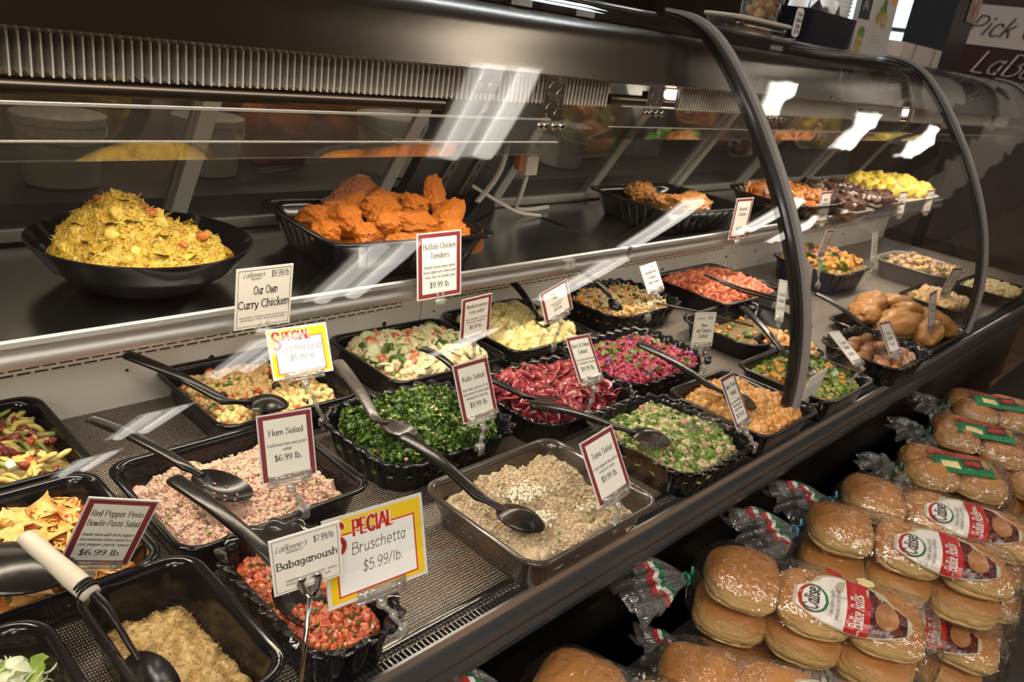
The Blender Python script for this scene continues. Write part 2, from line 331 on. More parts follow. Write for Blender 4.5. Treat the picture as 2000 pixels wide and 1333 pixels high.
def text2d(s, cap=1., style='serif', maxw=None, weight=1., xs=1., k=3):
    """returns (V2 (n,2), quads) centred on x, baseline y=0"""
    V = []; F = []; x = 0; n = 0
    thin = {'serif': .35, 'serifi': .35, 'sans': .95, 'hand': 1, 'script': .55, 'slab': .8}[style]
    W = {'serif': 1.4, 'serifi': 1.3, 'sans': 1.25, 'hand': .75, 'script': 1.1, 'slab': 1.4}[style] * weight
    sh = {'serifi': .28, 'script': .5, 'hand': .12}.get(style, 0); tick = style in ('serif', 'slab', 'serifi')
    for ch in s:
        adv, st = GL.get(ch, GL[' '])
        for q in [q for q in st.split('|') if q]:
            sm = q[0] == '~'; P = np.array([[float(a) for a in p.split(',')] for p in q.lstrip('~').split()])
            if style in ('hand', 'script'): P = P + rng.normal(0, .13, P.shape)
            if sm: P = _cr(P, k)
            segs = [(P[i], P[i + 1]) for i in range(len(P) - 1)]
            if tick and not sm:
                for e, o in ((P[0], P[-1]), (P[-1], P[0])):
                    if abs(e[0] - o[0]) < abs(e[1] - o[1]) and ch not in "/.,'$" and min(abs(e[1] - l) for l in (0, 10, 6.4, -3.2)) < .15:
                        segs.append((e + [-1.25, 0], e + [1.25, 0]))
            for a, b in segs:
                d = b - a; L = np.hypot(*d) + 1e-9; d = d / L
                w = W * (thin + (1 - thin) * abs(d[1])) / 2; nn = np.array([-d[1], d[0]]) * w; e = d * w * .35
                V += [a - e - nn, b + e - nn, b + e + nn, a - e + nn]
                V[-4:] = [np.array([(x + v[0]) , v[1]]) for v in V[-4:]]
                F.append((n, n + 1, n + 2, n + 3)); n += 4
        x += adv + .6
    V = np.array(V); V[:, 0] += sh * V[:, 1]; V[:, 0] -= (V[:, 0].min() + V[:, 0].max()) / 2
    V = V * cap / 10; V[:, 0] *= xs
    w = V[:, 0].max() - V[:, 0].min()
    if maxw and w > maxw: V[:, 0] *= maxw / w
    return V, np.array(F)
def poly2d(mb, P, y, m, to3=None):
    """filled 2-d outline facing -y"""
    P = np.asarray(P, float); mb.add(np.stack([P[:, 0], np.full(len(P), y), P[:, 1]], 1), [tuple(range(len(P)))], m)
def frame2d(mb, w0, h0, w1, h1, y, m, cx=0, cz=0, cx1=None, cz1=None):
    cx1 = cx if cx1 is None else cx1; cz1 = cz if cz1 is None else cz1
    o = [(cx - w0 / 2, cz - h0 / 2), (cx + w0 / 2, cz - h0 / 2), (cx + w0 / 2, cz + h0 / 2), (cx - w0 / 2, cz + h0 / 2)]
    i = [(cx1 - w1 / 2, cz1 - h1 / 2), (cx1 + w1 / 2, cz1 - h1 / 2), (cx1 + w1 / 2, cz1 + h1 / 2), (cx1 - w1 / 2, cz1 + h1 / 2)]
    V = [(a, y, b) for a, b in o + i]; mb.add(V, np.array([(k, (k + 1) % 4, 4 + (k + 1) % 4, 4 + k) for k in range(4)]), m)
def put_text(mb, s, cx, cz, cap, y=-.0012, m=3, **kw):
    V, F = text2d(s, cap, **kw)
    if len(V): mb.add(np.stack([V[:, 0] + cx, np.full(len(V), y), V[:, 1] + cz], 1), F, m)

CARDM = [mat('laminate_edge', (.72, .70, .66), .25), CREAM, BURG, INK, REDI, YELI, WHI]
def Rcard(yaw, tilt, roll): return RZ(yaw) @ RX(tilt) @ RY(roll)
def card_mesh(w, h, kind, lines, bend=0):
    b = MB(); b.box((0, 0, 0), (w, .0014, h), 0)
    if kind == 'red':
        frame2d(b, w * .95, h * .96, w * .78, h * .84, -.0009, 2); poly2d(b, [(-w * .39, -h * .42), (w * .39, -h * .42), (w * .39, h * .42), (-w * .39, h * .42)], -.0009, 1)
    elif kind == 'plain':
        poly2d(b, [(-w * .5, -h * .5), (w * .5, -h * .5), (w * .5, h * .5), (-w * .5, h * .5)], -.0009, 1)
        frame2d(b, w * .93, h * .93, w * .915, h * .915, -.0011, 3)
    elif kind == 'special':
        poly2d(b, [(-w * .47, -h * .46), (w * .47, -h * .46), (w * .47, h * .46), (-w * .47, h * .46)], -.0008, 5)
        frame2d(b, w * .80, h * .70, w * .77, h * .665, -.0010, 4, 0, -h * .06)
        poly2d(b, [(-w * .385, -h * .3925), (w * .385, -h * .3925), (w * .385, h * .2725), (-w * .385, h * .2725)], -.0010, 6)
        put_text(b, 'PECIAL', -w * .03, h * .24, h * .17, -.0012, 6, style='serif', weight=3.2, xs=.8, maxw=w * .5)
        put_text(b, 'PECIAL', -w * .03, h * .24, h * .17, -.0014, 4, style='serif', weight=2.0, xs=.8, maxw=w * .5)
        put_text(b, 'S', -w * .36, h * .09, h * .33, -.0012, 6, style='serif', weight=2.6, xs=.75)
        put_text(b, 'S', -w * .36, h * .09, h * .33, -.0014, 4, style='serif', weight=1.6, xs=.75)
    for L in lines:
        t, cx, cz, cap, st = L[:5]; kw = L[5] if len(L) > 5 else {}
        put_text(b, t, cx * w, cz * h, cap * h, m=kw.pop('m', 3) if 'm' in kw else 3, style=st, **({'maxw': w * .74} | kw))
    if bend:
        for i, v in enumerate(b.V): v = v.copy(); v[:, 1] += bend * (v[:, 2] / h) ** 2 * 4 * .01; b.V[i] = v
    return b
def red(title, desc, price):
    L = []; n = len(title)
    for i, t in enumerate(title): L.append((t, 0, .25 - .14 * i if n > 1 else .18, .085, 'serif', {'maxw': None} if 0 else {}))
    z0 = (.25 - .14 * (n - 1)) - .15 if n > 1 else 0.02
    for i, t in enumerate(desc): L.append((t, 0, z0 - .075 * i, .045, 'serifi', {'weight': 1.1}))
    L.append((price, 0, z0 - .075 * len(desc) - .07, .085, 'serif', {})); return L
def logo(cx, cz, s, mx=.5):
    return [("LaBonne's", cx, cz, s, 'script', {'xs': .8, 'maxw': 99}), ("MARKET", cx + .05, cz - s * .62, s * .4, 'serif', {'xs': 1.2, 'maxw': 99})]
SIGNS = {}
def sign(key, label, kind, lines, clip, group=None, foot=None, bend=0):
    x, y, z, yaw, tilt, roll, w, h = CARDS[key]
    R = Rcard(yaw, tilt, roll); P = np.array([x, y, z]); bot = P + R @ np.array([0, 0, -h / 2])
    t = thing('price_sign', label, 'sign', tuple(bot), group)
    card_mesh(w, h, kind, lines, bend).xf(R, P).build('card', CARDM, t, smooth=False)
    c = MB()
    cw = min(w * .8, .07)
    if clip == 'rail':
        for sx in (-1, 1): c.box((sx * .007, -.003, -h / 2 + .004), (.006, .0015, .018))
        c.box((0, -.004, -h / 2 - .008), (.026, .008, .010)); c.box((0, .006, -h / 2 - .006), (.022, .003, .02))
        c.xf(R, P).build('clip', CLIPM, t)
    elif clip == 'bar':
        c.box((0, -.004, -h / 2 + .004), (cw, .0015, .012)); c.box((0, .003, -h / 2 + .002), (cw, .0015, .012)); c.box((0, 0, -h / 2 - .005), (cw, .008, .004))
        for sx in (-.35, .35): c.box((sx * cw, -.005, -h / 2 + .001), (.006, .004, .009))
        c.box((0, 0, -h / 2 - .012), (.012, .006, .012)); c.xf(R, P).build('clip', CLIPM, t)
        a = MB(); top = P + R @ np.array([0, 0, -h / 2 - .016]); fx, fy, fz = foot if foot else (top[0] + .012, top[1] - .022, .075)
        F_ = np.array([fx, fy, fz]); mid = (top + F_) / 2
        a.inst((ICO2[0], ICO2[1]), top[None], .006); a.tube([top, mid + [0.003, 0, 0]], .0035, 6); a.inst(ICO2, (mid + [.002, 0, 0])[None], .0055)
        a.tube([mid, F_], .0035, 6); a.box(F_, (.016, .010, .004)); a.box(F_ + [0, -.005, -.008], (.014, .002, .018)); a.box(F_ + [0, .005, -.006], (.014, .002, .014))
        a.build('arm', CLIPM, t)
    elif clip == 'pole':
        cm = MB()
        for sx in (-1, 1): cm.tube([(sx * .003, -.004, -h / 2 - .012), (sx * .007, -.006, -h / 2), (sx * .010, -.005, -h / 2 + .010), (sx * .007, -.006, -h / 2 + .018)], [.003, .004, .004, .0045], 8, flat=.35)
        cm.xf(R, P).build('clip', CHROME, t)
        pm = MB(); top = P + R @ np.array([0, -.002, -h / 2 - .01]); pm.tube([top, np.array(foot)], .0026, 10); pm.lathe([(.001, .012), (.006, .01), (.02, .006), (.024, .001), (.024, 0)], foot, 24)
        pm.build('pole', CHROME, t)
    return t
CARDS = {
'curry':(0.659,1.125,0.274,-0.07,0.09,-0.02,0.098,0.109), # err 0.9
'special_chickpea':(0.697,1.070,0.191,-0.19,-0.46,-0.04,0.105,0.084), # err 1.4
'buffalo':(1.040,1.125,0.287,0.00,-0.17,0.00,0.115,0.131), # err 0.5
'feta':(1.095,1.060,0.191,0.02,-0.06,-0.03,0.084,0.087), # err 0.5
'potato':(1.357,1.070,0.182,0.05,-0.31,-0.20,0.105,0.072), # err 3.7
'pasta':(1.779,1.100,0.177,-0.00,-0.56,-0.08,0.078,0.076), # err 1.0
'kale':(0.890,0.840,0.172,-0.04,-0.44,-0.04,0.078,0.099), # err 1.6
'beet':(1.153,0.820,0.184,-0.07,-0.67,0.01,0.065,0.090), # err 1.3
'tuna':(0.907,0.570,0.159,0.03,-0.54,-0.08,0.084,0.100), # err 1.9
'ham':(0.534,0.840,0.172,-0.24,-0.33,-0.03,0.076,0.094), # err 2.8
'pepper':(0.299,0.840,0.125,-0.31,0.28,0.31,0.078,0.118), # err 1.7
'baba':(0.398,0.580,0.208,-0.27,0.03,-0.13,0.073,0.073), # err 1.4
'bruschetta':(0.508,0.600,0.161,0.02,-0.38,0.09,0.143,0.101), # err 1.2
'quinoa':(1.609,0.830,0.159,-0.30,-0.16,0.03,0.064,0.080), # err 1.1
'sweet':(1.356,0.600,0.143,0.17,-0.61,0.05,0.071,0.101), # err 1.0
's1':(2.242,1.125,0.300,-0.03,-0.03,0.00,0.098,0.125), # err 1.6
's2':(2.838,1.125,0.301,-0.01,-0.09,-0.02,0.096,0.112), # err 0.9
's3':(3.642,1.125,0.271,-0.05,-0.11,-0.02,0.088,0.101), # err 0.6
's4':(4.002,1.125,0.262,-0.08,-0.06,-0.04,0.092,0.104), # err 1.4
'm1':(2.487,0.950,0.253,0.08,0.06,0.07,0.067,0.083), # err 0.8
'm2':(2.937,0.950,0.199,0.13,-0.23,0.05,0.079,0.097), # err 0.9
'm3':(2.183,0.850,0.207,0.20,-0.17,0.13,0.066,0.095), # err 1.0
'm4':(3.132,0.720,0.119,-0.15,0.11,0.03,0.088,0.103), # err 0.8
'm5':(2.592,0.620,0.128,0.06,-0.25,0.00,0.087,0.113), # err 1.5
'm6':(1.879,0.600,0.151,-0.05,-1.03,0.07,0.049,0.095), # err 0.9
'm7':(2.195,0.600,0.118,-0.10,-0.69,0.03,0.068,0.090), # err 1.0
'm8':(1.717,0.600,0.084,0.02,0.14,-0.12,0.090,0.093), # err 3.3
'm9':(1.918,0.800,0.196,-0.65,-0.53,0.12,0.023,0.106), # err 6.4
}
# ------------------------------------------------------------------ camera and world
cam = bpy.data.cameras.new('camera'); co = bpy.data.objects.new('camera', cam); COL.objects.link(co)
Rcw = [[0.6916252827399458, -0.7081776394572764, 0.14191158954648364], [-0.17246011082515425, -0.3527269396527588, -0.9196962630224037], [0.701364369246874, 0.6116110994871813, -0.36608726355203314]]
# rows are the image axes (right, down, forward) seen from world axes
right, down, fwd = [np.array(r) for r in Rcw]
co.matrix_world = Matrix([[right[i], -down[i], -fwd[i], (0, 0, .75)[i]] for i in range(3)] + [[0, 0, 0, 1]])
cam.sensor_width = 36; cam.lens = 28.293; cam.clip_start = .02
cam.dof.use_dof = True; cam.dof.focus_distance = 1.15; cam.dof.aperture_fstop = 9
SC.camera = co
w = bpy.data.worlds.new('world'); SC.world = w; w.use_nodes = True
w.node_tree.nodes['Background'].inputs[0].default_value = (1, .85, .7, 1); w.node_tree.nodes['Background'].inputs[1].default_value = .03
SC.view_settings.view_transform = 'Standard'; SC.view_settings.look = 'None'; SC.view_settings.exposure = 0.12; SC.view_settings.gamma = 1
SC.cycles.transparent_max_bounces = 28; SC.cycles.max_bounces = 8; SC.cycles.sample_clamp_indirect = 4

# ------------------------------------------------------------------ room
ZF = -.95
def slabobj(name, c, size, m): b = MB(); b.box(c, size); return structure(b.build(name, m, smooth=False))
FLOORM = mat('brown_floor', (.10, .055, .035), .35, col2=(.16, .09, .055), scale=6, bump=.1)
slabobj('floor', (3, -1, ZF - .05), (16, 18, .1), FLOORM)
slabobj('ceiling', (3, -1, 2.55), (16, 18, .1), mat('ceiling_tile', (.30, .26, .22), .8, col2=(.36, .31, .27), scale=30))
WALLM = mat('beige_wall', (.16, .12, .09), .7, col2=(.22, .16, .12), scale=2)
slabobj('wall_right', (10.6, -1, .8), (.1, 18, 3.5), WALLM)
slabobj('wall_back', (3, 7.5, .8), (16, .1, 3.5), mat('kitchen_wall', (.08, .065, .055), .6, col2=(.13, .10, .08), scale=1.5))
slabobj('wall_left', (-4.5, -1, .8), (.1, 18, 3.5), WALLM)
slabobj('wall_front', (3, -9.8, .8), (16, .1, 3.5), WALLM)
LITW = mat('daylight_pane', (.7, .8, .9), .3, emit=(.72, .86, 1.), es=1.6)
b = MB(); b.box((10.5, 4.0, 1.5), (.02, 1.3, 1.9)); b.box((10.5, 3.9, 1.9), (.02, 1.5, .01))
wn = structure(b.build('window_1', LITW, smooth=False))
b = MB()
for y in (3.35, 3.75, 4.15, 4.65): b.box((10.46, y, 1.5), (.05, .05, 1.9))
for z in (.55, 1.0, 1.3, 1.75, 2.45): b.box((10.46, 4.0, z), (.05, 1.35, .05))
for k in range(14): b.box((10.47, 3.95, 1.8 + k * .045), (.02, .75, .012))
b.build('window_frame', mat('window_frame_paint', (.45, .5, .55), .5), wn, smooth=False)

# ------------------------------------------------------------------ ceiling lights
TUBE = mat('fluorescent_tube', (1, 1, 1), .3, emit=(1, .93, .84), es=5.5)
PANEL = mat('lamp_diffuser', (.9, .9, .9), .4, emit=(1, .92, .82), es=2.2)
LH = mat('lamp_housing', (.8, .8, .78), .5)
cl = [(2.70, .16, .44, .84), (2.70, -1.63, .44, .86), (2.62, -3.2, .44, .9), (2.5, -5.2, .44, 1.0), (2.5, -7.2, .44, 1.0), (5.5, -1.45, .3, .9), (5.7, -2.75, .5, 1.), (5.8, -4.9, .5, 1.),
      (7.1, .08, .4, .6), (7.6, -1.6, .4, .8), (9.0, -.1, .4, .6), (9.2, -2.2, .4, .8), (-.2, -2.0, .44, .9), (-.4, -5.0, .44, .9), (5.3, .5, .2, .5)]
wh = ['over the near end of the counter', 'one row in front of the counter', 'two rows in front of the counter', 'three rows in front of the counter', 'four rows in front of the counter', 'middle column, narrow, nearest the counter',
      'middle column, second from the counter', 'middle column, furthest from the counter', 'small, above the far case joint', 'far column, in front of the case joint', 'small, last beyond the counter end', 'last column, in front of the counter end',
      'behind the photographer, near', 'behind the photographer, far', 'tiny one above the middle of the counter']
for (x, y, wx, wy), q in zip(cl, wh):
    t = thing('ceiling_light', 'recessed fluorescent ceiling light ' + q, 'ceiling light', (x, y, 2.4), 'ceiling lights of the shop')
    b = MB(); b.box((x, y, 2.46), (wx + .06, wy + .06, .08)); b.build('housing', LH, t, smooth=False)
    b = MB(); b.box((x, y, 2.412), (wx, wy, .012)); b.build('diffuser', PANEL, t, smooth=False)
    for s in (-1, 1):
        b = MB(); b.tube([(x + s * wx * .25, y - wy * .49, 2.385), (x + s * wx * .25, y + wy * .49, 2.385)], .05, 12); b.build('tube', TUBE, t)

for i, (x, y, e) in enumerate(((-.7, -.9, 30), (-1.7, -.3, 24), (-.3, -2.4, 36), (-2.2, -2.6, 34))):  # added fill lights without fixtures, out of view, to brighten the price cards
    L = bpy.data.lights.new('front_fill_light', 'AREA'); L.shape = 'RECTANGLE'; L.size = .6; L.size_y = 1.1; L.energy = e * 1.5; L.color = (1, .90, .78)
    lo = bpy.data.objects.new('front_fill_light', L); COL.objects.link(lo); lo.location = (x, y, 2.37); lo.visible_glossy = True
# ------------------------------------------------------------------ the refrigerated display case
X0, X1 = -.35, 4.3
case = thing('display_case', 'long curved glass deli display case with brushed steel canopy and dark bumper rail', 'display case', (X0, .59, ZF))
def extr(prof, x0, x1, name, m, closed=True, parent=case, sharp=.7, seg=1):
    b = MB(); P = np.array(prof, float); xs = np.linspace(x0, x1, seg + 1)
    b.loft([np.stack([np.full(len(P), x), P[:, 0], P[:, 1]], 1) for x in xs]); return b.build(name, m, parent, sharp=sharp)
PROF = [(0.5915, 0.0004), (0.5899, 0.0397), (0.5904, 0.0798), (0.5931, 0.1203), (0.598, 0.1607), (0.6052, 0.2006), (0.6146, 0.24), (0.6261, 0.2785), (0.6396, 0.3163), (0.655, 0.3532), (0.672, 0.3893), (0.6906, 0.4247), (0.7105, 0.4595), (0.7317, 0.4936), (0.7539, 0.5272), (0.7771, 0.5603), (0.8012, 0.5929), (0.8261, 0.625), (0.8519, 0.6564), (0.8785, 0.6869), (0.9062, 0.7163), (0.9351, 0.744), (0.9655, 0.7697), (0.9940, 0.7880), (1.0240, 0.8010), (1.0600, 0.8090), (1.1107, 0.8120)]
PR = _cr(np.array(PROF), 3)
tn = np.gradient(PR, axis=0); tn /= np.linalg.norm(tn, axis=1)[:, None]; nrm = np.stack([-tn[:, 1], tn[:, 0]], 1)  # outward (-y, up)
def ribbon(o0, o1, x0, x1, name, m, parent=case, wob=0, seg=1):
    b = MB(); A = PR + nrm * o0; B = PR + nrm * o1; P = np.concatenate([A, B[::-1]]); loops = []
    for x in np.linspace(x0, x1, seg + 1):
        L = np.stack([np.full(len(P), x), P[:, 0], P[:, 1]], 1)
        if wob:
            d = wob * fbm(np.stack([np.full(len(P), x), P[:, 0] * .6, P[:, 1] * .6], 1), 7, 3, 2); L[:, 1] -= d; L[:, 2] += d * .3
        loops.append(L)
    b.loft(loops); return b.build(name, m, parent, sharp=.8)
for k, (a, c) in enumerate(((X0, 1.583), (1.634, 2.935), (2.983, 4.285))):
    ribbon(-.003, .003, a, c, 'glass_panel', GLASS, wob=(0, .0007, .0011)[k], seg=(1, 60, 60)[k])
BLKR = mat('black_joint_rubber', (.008, .008, .008), .25, coat=.3); GRYR = mat('grey_joint_trim', (.33, .315, .30), .4)
for x in (1.6, 2.95, 4.3):
    ribbon(-.010, .006, x - .017, x + .012, 'joint_post', BLKR); ribbon(-.006, .014, x + .014, x + .034, 'joint_trim', GRYR)
# steel canopy
cp = [(.945, .676), (.962, .670), (1.30, .690), (1.36, .74), (1.36, .775), (1.11, .775), (1.06, .772), (1.025, .765), (1.003, .753), (.988, .738), (.973, .712)]
extr(cp, X0, X1, 'canopy_hood', STEEL, sharp=1.2)
extr([(1.10, .777), (1.56, .777), (1.56, .799), (1.10, .799)], X0, X1 + .05, 'top_ledge', DARKM)
b = MB(); b.tube([(X0, 1.108, .806), (X1, 1.108, .806)], .0055, 10); b.build('top_glass_clamp', CHROME, case)
for x in (.9, 1.12, 1.3, 1.75, 2.1):
    b = MB(); b.box((x, 1.075, .783), (.035, .018, .012)); b.build('hinge_block', mat('grey_plastic', (.5, .5, .48), .4), case, smooth=False)
# base, deck, panels
def weave():
    m, nt, o = _nt('woven_mat'); b = N(nt, 'ShaderNodeBsdfPrincipled'); nt.links.new(b.outputs[0], o.inputs[0]); setp(b, Roughness=.45)
    tc = N(nt, 'ShaderNodeTexCoord'); mp = N(nt, 'ShaderNodeMapping'); mp.inputs['Scale'].default_value = (1, 1, 1)
    w1 = N(nt, 'ShaderNodeTexWave'); w1.inputs['Scale'].default_value = 95; w1.inputs['Distortion'].default_value = 3; w1.inputs['Detail Scale'].default_value = 2.5
    w2 = N(nt, 'ShaderNodeTexWave', bands_direction='Y'); w2.inputs['Scale'].default_value = 60; w2.inputs['Distortion'].default_value = 2.5
    nz = N(nt, 'ShaderNodeTexNoise'); nz.inputs['Scale'].default_value = 500
    for x in (w1, w2, nz): nt.links.new(tc.outputs['Object'], x.inputs['Vector'])
    m1 = N(nt, 'ShaderNodeMath', operation='MULTIPLY'); nt.links.new(w1.outputs['Fac'], m1.inputs[0]); nt.links.new(w2.outputs['Fac'], m1.inputs[1])
    m2 = N(nt, 'ShaderNodeMath', operation='MULTIPLY'); nt.links.new(m1.outputs[0], m2.inputs[0]); nt.links.new(nz.outputs[0], m2.inputs[1])
    r = N(nt, 'ShaderNodeValToRGB'); r.color_ramp.elements[0].color = (.01, .008, .007, 1); r.color_ramp.elements[0].position = .06; r.color_ramp.elements[1].color = (.50, .42, .34, 1); r.color_ramp.elements[1].position = .36
    nt.links.new(m2.outputs[0], r.inputs[0]); nt.links.new(r.outputs[0], b.inputs['Base Color'])
    bp = N(nt, 'ShaderNodeBump'); bp.inputs['Strength'].default_value = .6; bp.inputs['Distance'].default_value = .002; nt.links.new(m2.outputs[0], bp.inputs['Height']); nt.links.new(bp.outputs[0], b.inputs['Normal']); return m
b = MB(); b.box(((X0 + X1) / 2, .98, -.02), (X1 - X0, .80, .038)); b.build('deck', weave(), case, smooth=False)
b = MB(); b.box(((X0 + X1) / 2, 1.07, -.5), (X1 - X0, .80, .9)); b.build('base', DARKM, case, smooth=False)
def slots():
    m, nt, o = _nt('slotted_white_panel'); b = N(nt, 'ShaderNodeBsdfPrincipled'); nt.links.new(b.outputs[0], o.inputs[0]); setp(b, Roughness=.4)
    tc = N(nt, 'ShaderNodeTexCoord'); sp = N(nt, 'ShaderNodeSeparateXYZ'); cb = N(nt, 'ShaderNodeCombineXYZ'); nt.links.new(tc.outputs['Object'], sp.inputs[0]); nt.links.new(sp.outputs[0], cb.inputs[0]); nt.links.new(sp.outputs[2], cb.inputs[1])
    br = N(nt, 'ShaderNodeTexBrick'); nt.links.new(cb.outputs[0], br.inputs['Vector']); br.inputs['Color1'].default_value = br.inputs['Color2'].default_value = (.015, .014, .013, 1); br.inputs['Mortar'].default_value = (.70, .67, .63, 1)
    br.inputs['Scale'].default_value = 1; br.inputs['Brick Width'].default_value = .026; br.inputs['Row Height'].default_value = .0085; br.inputs['Mortar Size'].default_value = .0028; br.inputs['Mortar Smooth'].default_value = .1
    nt.links.new(br.outputs['Color'], b.inputs['Base Color']); return m
SLOT = slots()
PANW = mat('white_enamel_panel', (.66, .62, .57), .35, col2=(.72, .69, .64), scale=9)
for a, c in ((X0, 1.216), (1.22, 2.70), (2.704, X1)):
    b = MB(); b.box(((a + c) / 2, 1.375, .115), (c - a, .02, .236)); bp_ = b.build('back_panel', PANW, case, smooth=False)
    b = MB(); b.box(((a + c) / 2, 1.364, .128), (c - a - .12, .002, .062)); b.build('vent_strip', SLOT, bp_, smooth=False)
    for x in np.arange(a + .2, c, .42):
        for dx, z, r in ((0, .062, .006), (.05, .018, .004), (-.16, .07, .003)):
            b = MB(); th = np.linspace(0, 2 * PI, 12, endpoint=False); b.add(np.stack([x + dx + r * np.cos(th), np.full(12, 1.3638), z + r * np.sin(th)], 1), [tuple(range(12))]); b.build('rivet_hole', INK, bp_, smooth=False)
# front sill: trims, ribbed air grille, bumper
extr([(.597, -.004), (.597, .006), (.593, .008), (.587, .008), (.585, .001), (.586, -.006)], X0, X1, 'glass_sill_trim', CHROME)
b = MB(); b.box(((X0 + X1) / 2, .574, -.012), (X1 - X0, .022, .012))
xs = np.arange(.3, X1, .0075)
V = np.array([(-.0016, -.011, 0), (.0016, -.011, 0), (.0016, .011, 0), (-.0016, .011, 0), (-.0010, -.010, .006), (.0010, -.010, .006), (.0010, .010, .006), (-.0010, .010, .006)])
b.inst((V, np.array([(4, 5, 6, 7), (0, 1, 5, 4), (1, 2, 6, 5), (2, 3, 7, 6), (3, 0, 4, 7)])), np.stack([xs, np.full(len(xs), .574), np.full(len(xs), -.006)], 1), 1., tilt=0, yaw=0.)
b.build('air_grille', mat('grille_plastic', (.03, .028, .028), .22), case, smooth=False)
extr([(.566, -.012), (.566, .002), (.560, .004), (.557, -.004), (.559, -.012)], X0, X1, 'outer_trim', ALU)
extr([(.575, -.012), (.556, -.010), (.549, -.020), (.547, -.034), (.551, -.040), (.551, -.048), (.546, -.056), (.549, -.070), (.560, -.076), (.58, -.076)], X0, X1, 'bumper_rail', mat('bumper_plastic', (.045, .046, .048), .24))
extr([(.585, -.07), (.570, -.078), (.618, -.200), (.630, -.200)], X0, X1, 'front_trim_panel', STEEL)
extr([(.66, -.145), (.645, -.145), (.645, -.48), (.66, -.48)], X0, X1, 'front_kick_panel', brushed('kick_steel', (.20, .17, .14), .22, (4, 900, 900), .02, .02))

# shelves
for i, (a, c, d) in enumerate(((X0, 1.703, 'near'), (1.722, 3.245, 'middle'), (3.262, X1 - .02, 'far'))):
    t = thing('display_shelf', 'brushed steel upper display shelf with aluminium front rail, %s section of the case' % d, 'shelf', ((a + c) / 2, 1.15, .22), 'upper shelves of the display case')
    b = MB(); b.box(((a + c) / 2, 1.36, .2435), (c - a, .42, .012)); b.build('shelf_plate', SHELF, t, smooth=False)
    extr([(1.155, .249), (1.152, .2545), (1.146, .2565), (1.141, .254), (1.139, .247), (1.143, .243), (1.142, .2315), (1.1405, .2300), (1.139, .219), (1.140, .214), (1.146, .212), (1.155, .212)], a, c, 'front_rail', ALU, parent=t)
    for x in np.arange(a + .62, c, .74): b = MB(); b.inst(ICO2, np.array([[x, 1.141, .238]]), .004); b.build('screw', DARKM, t)
# rear sliding doors, leaning forward
def door_pt(z): return 1.585 - .58 * (z - .25)
def ry(o=0): return [(door_pt(.25) + o, .25), (door_pt(.70) + o, .70)]
DGL = clear('rear_door_glass', (.72, .70, .66), .20, .02, milky=.03)
FR = mat('rear_frame_grey', (.46, .44, .41), .4, .2)
def slant(b, x0, x1, o0, o1, z0=.25, z1=.70, m=0):
    V = []
    for z in (z0, z1):
        for x, o in ((x0, o0), (x1, o0), (x1, o1), (x0, o1)): V.append((x, door_pt(z) + o, z))
    b.add(V, np.array([(3, 2, 1, 0), (4, 5, 6, 7), (0, 1, 5, 4), (1, 2, 6, 5), (2, 3, 7, 6), (3, 0, 4, 7)]), m)
for a, c, off in ((X0, .20, 0), (.16, .73, .018), (.70, 1.235, 0), (1.62, 2.08, 0), (2.05, 2.58, .018), (2.56, 3.05, 0), (3.1, 3.7, .018), (3.68, 4.28, 0)):
    t = thing('sliding_rear_door', 'slanted sliding glass door closing the back of the case, %s' % {X0: 'first at the left edge', .16: 'behind the curry chicken bowl', .70: 'behind the buffalo chicken tray', 1.62: 'just past the cable post', 2.05: 'behind the roasted chicken breasts', 2.56: 'behind the sweet potato chips', 3.1: 'behind the dark platter', 3.68: 'last towards the far end'}[a], 'sliding door', ((a + c) / 2, 1.585 + off, .25), 'rear sliding doors')
    b = MB(); slant(b, a + .02, c - .02, off + .004, off + .009); b.build('glass_pane', DGL, t, smooth=False)
    b = MB(); slant(b, a, a + .034, off, off + .014); slant(b, c - .034, c, off, off + .014); slant(b, a, c, off, off + .014, .25, .275); slant(b, a, c, off, off + .014, .675, .70); b.build('door_frame', FR, t, smooth=False)
# service post with slotted standards between the first two sections
post = case
b = MB(); slant(b, 1.27, 1.60, -.012, .02); b.build('service_post_cover', mat('post_dark', (.035, .032, .03), .35), post, smooth=False)
for x in (1.36, 1.45):
    b = MB(); slant(b, x, x + .028, -.022, -.012); st = b.build('slotted_standard', mat('standard_brown', (.14, .12, .10), .4, .5), post, smooth=False)
    b = MB()
    for z in np.arange(.28, .68, .035): slant(b, x + .010, x + .018, -.0235, -.0215, z, z + .018)
    b.build('slot', INK, st, smooth=False)
CAB = mat('cable_grey', (.42, .38, .34), .4)
b = MB(); b.box((1.63, 1.46, .40), (.045, .03, .05)); b.box((1.60, 1.465, .41), (.02, .02, .045), 1)
b = tag(b.build('power_adapter', [mat('adapter_beige', (.45, .40, .34), .4), mat('orange_connector', (.35, .13, .04), .4)], sharp=.5), 'small grey power adapter hanging behind the shelf beside the slotted post', 'power adapter')
for k, (P, l) in enumerate((([(1.63, 1.46, .37), (1.63, 1.47, .32), (1.64, 1.49, .275), (1.70, 1.50, .262), (1.80, 1.51, .262)], 'pale cable dropping from the power adapter to the shelf'), ([(1.52, 1.44, .46), (1.52, 1.46, .38), (1.50, 1.50, .30), (1.46, 1.50, .27)], 'purple grey cable loop in front of the slotted post'), ([(1.47, 1.50, .34), (1.55, 1.48, .30), (1.62, 1.46, .27), (1.70, 1.45, .258)], 'beige cable lying from the post over the shelf joint'))):
    b = MB(); b.tube(_cr(P, 6), (.006, .008, .005)[k], 8); tag(b.build('cable', CAB), l, 'cable', 'cables at the service post')
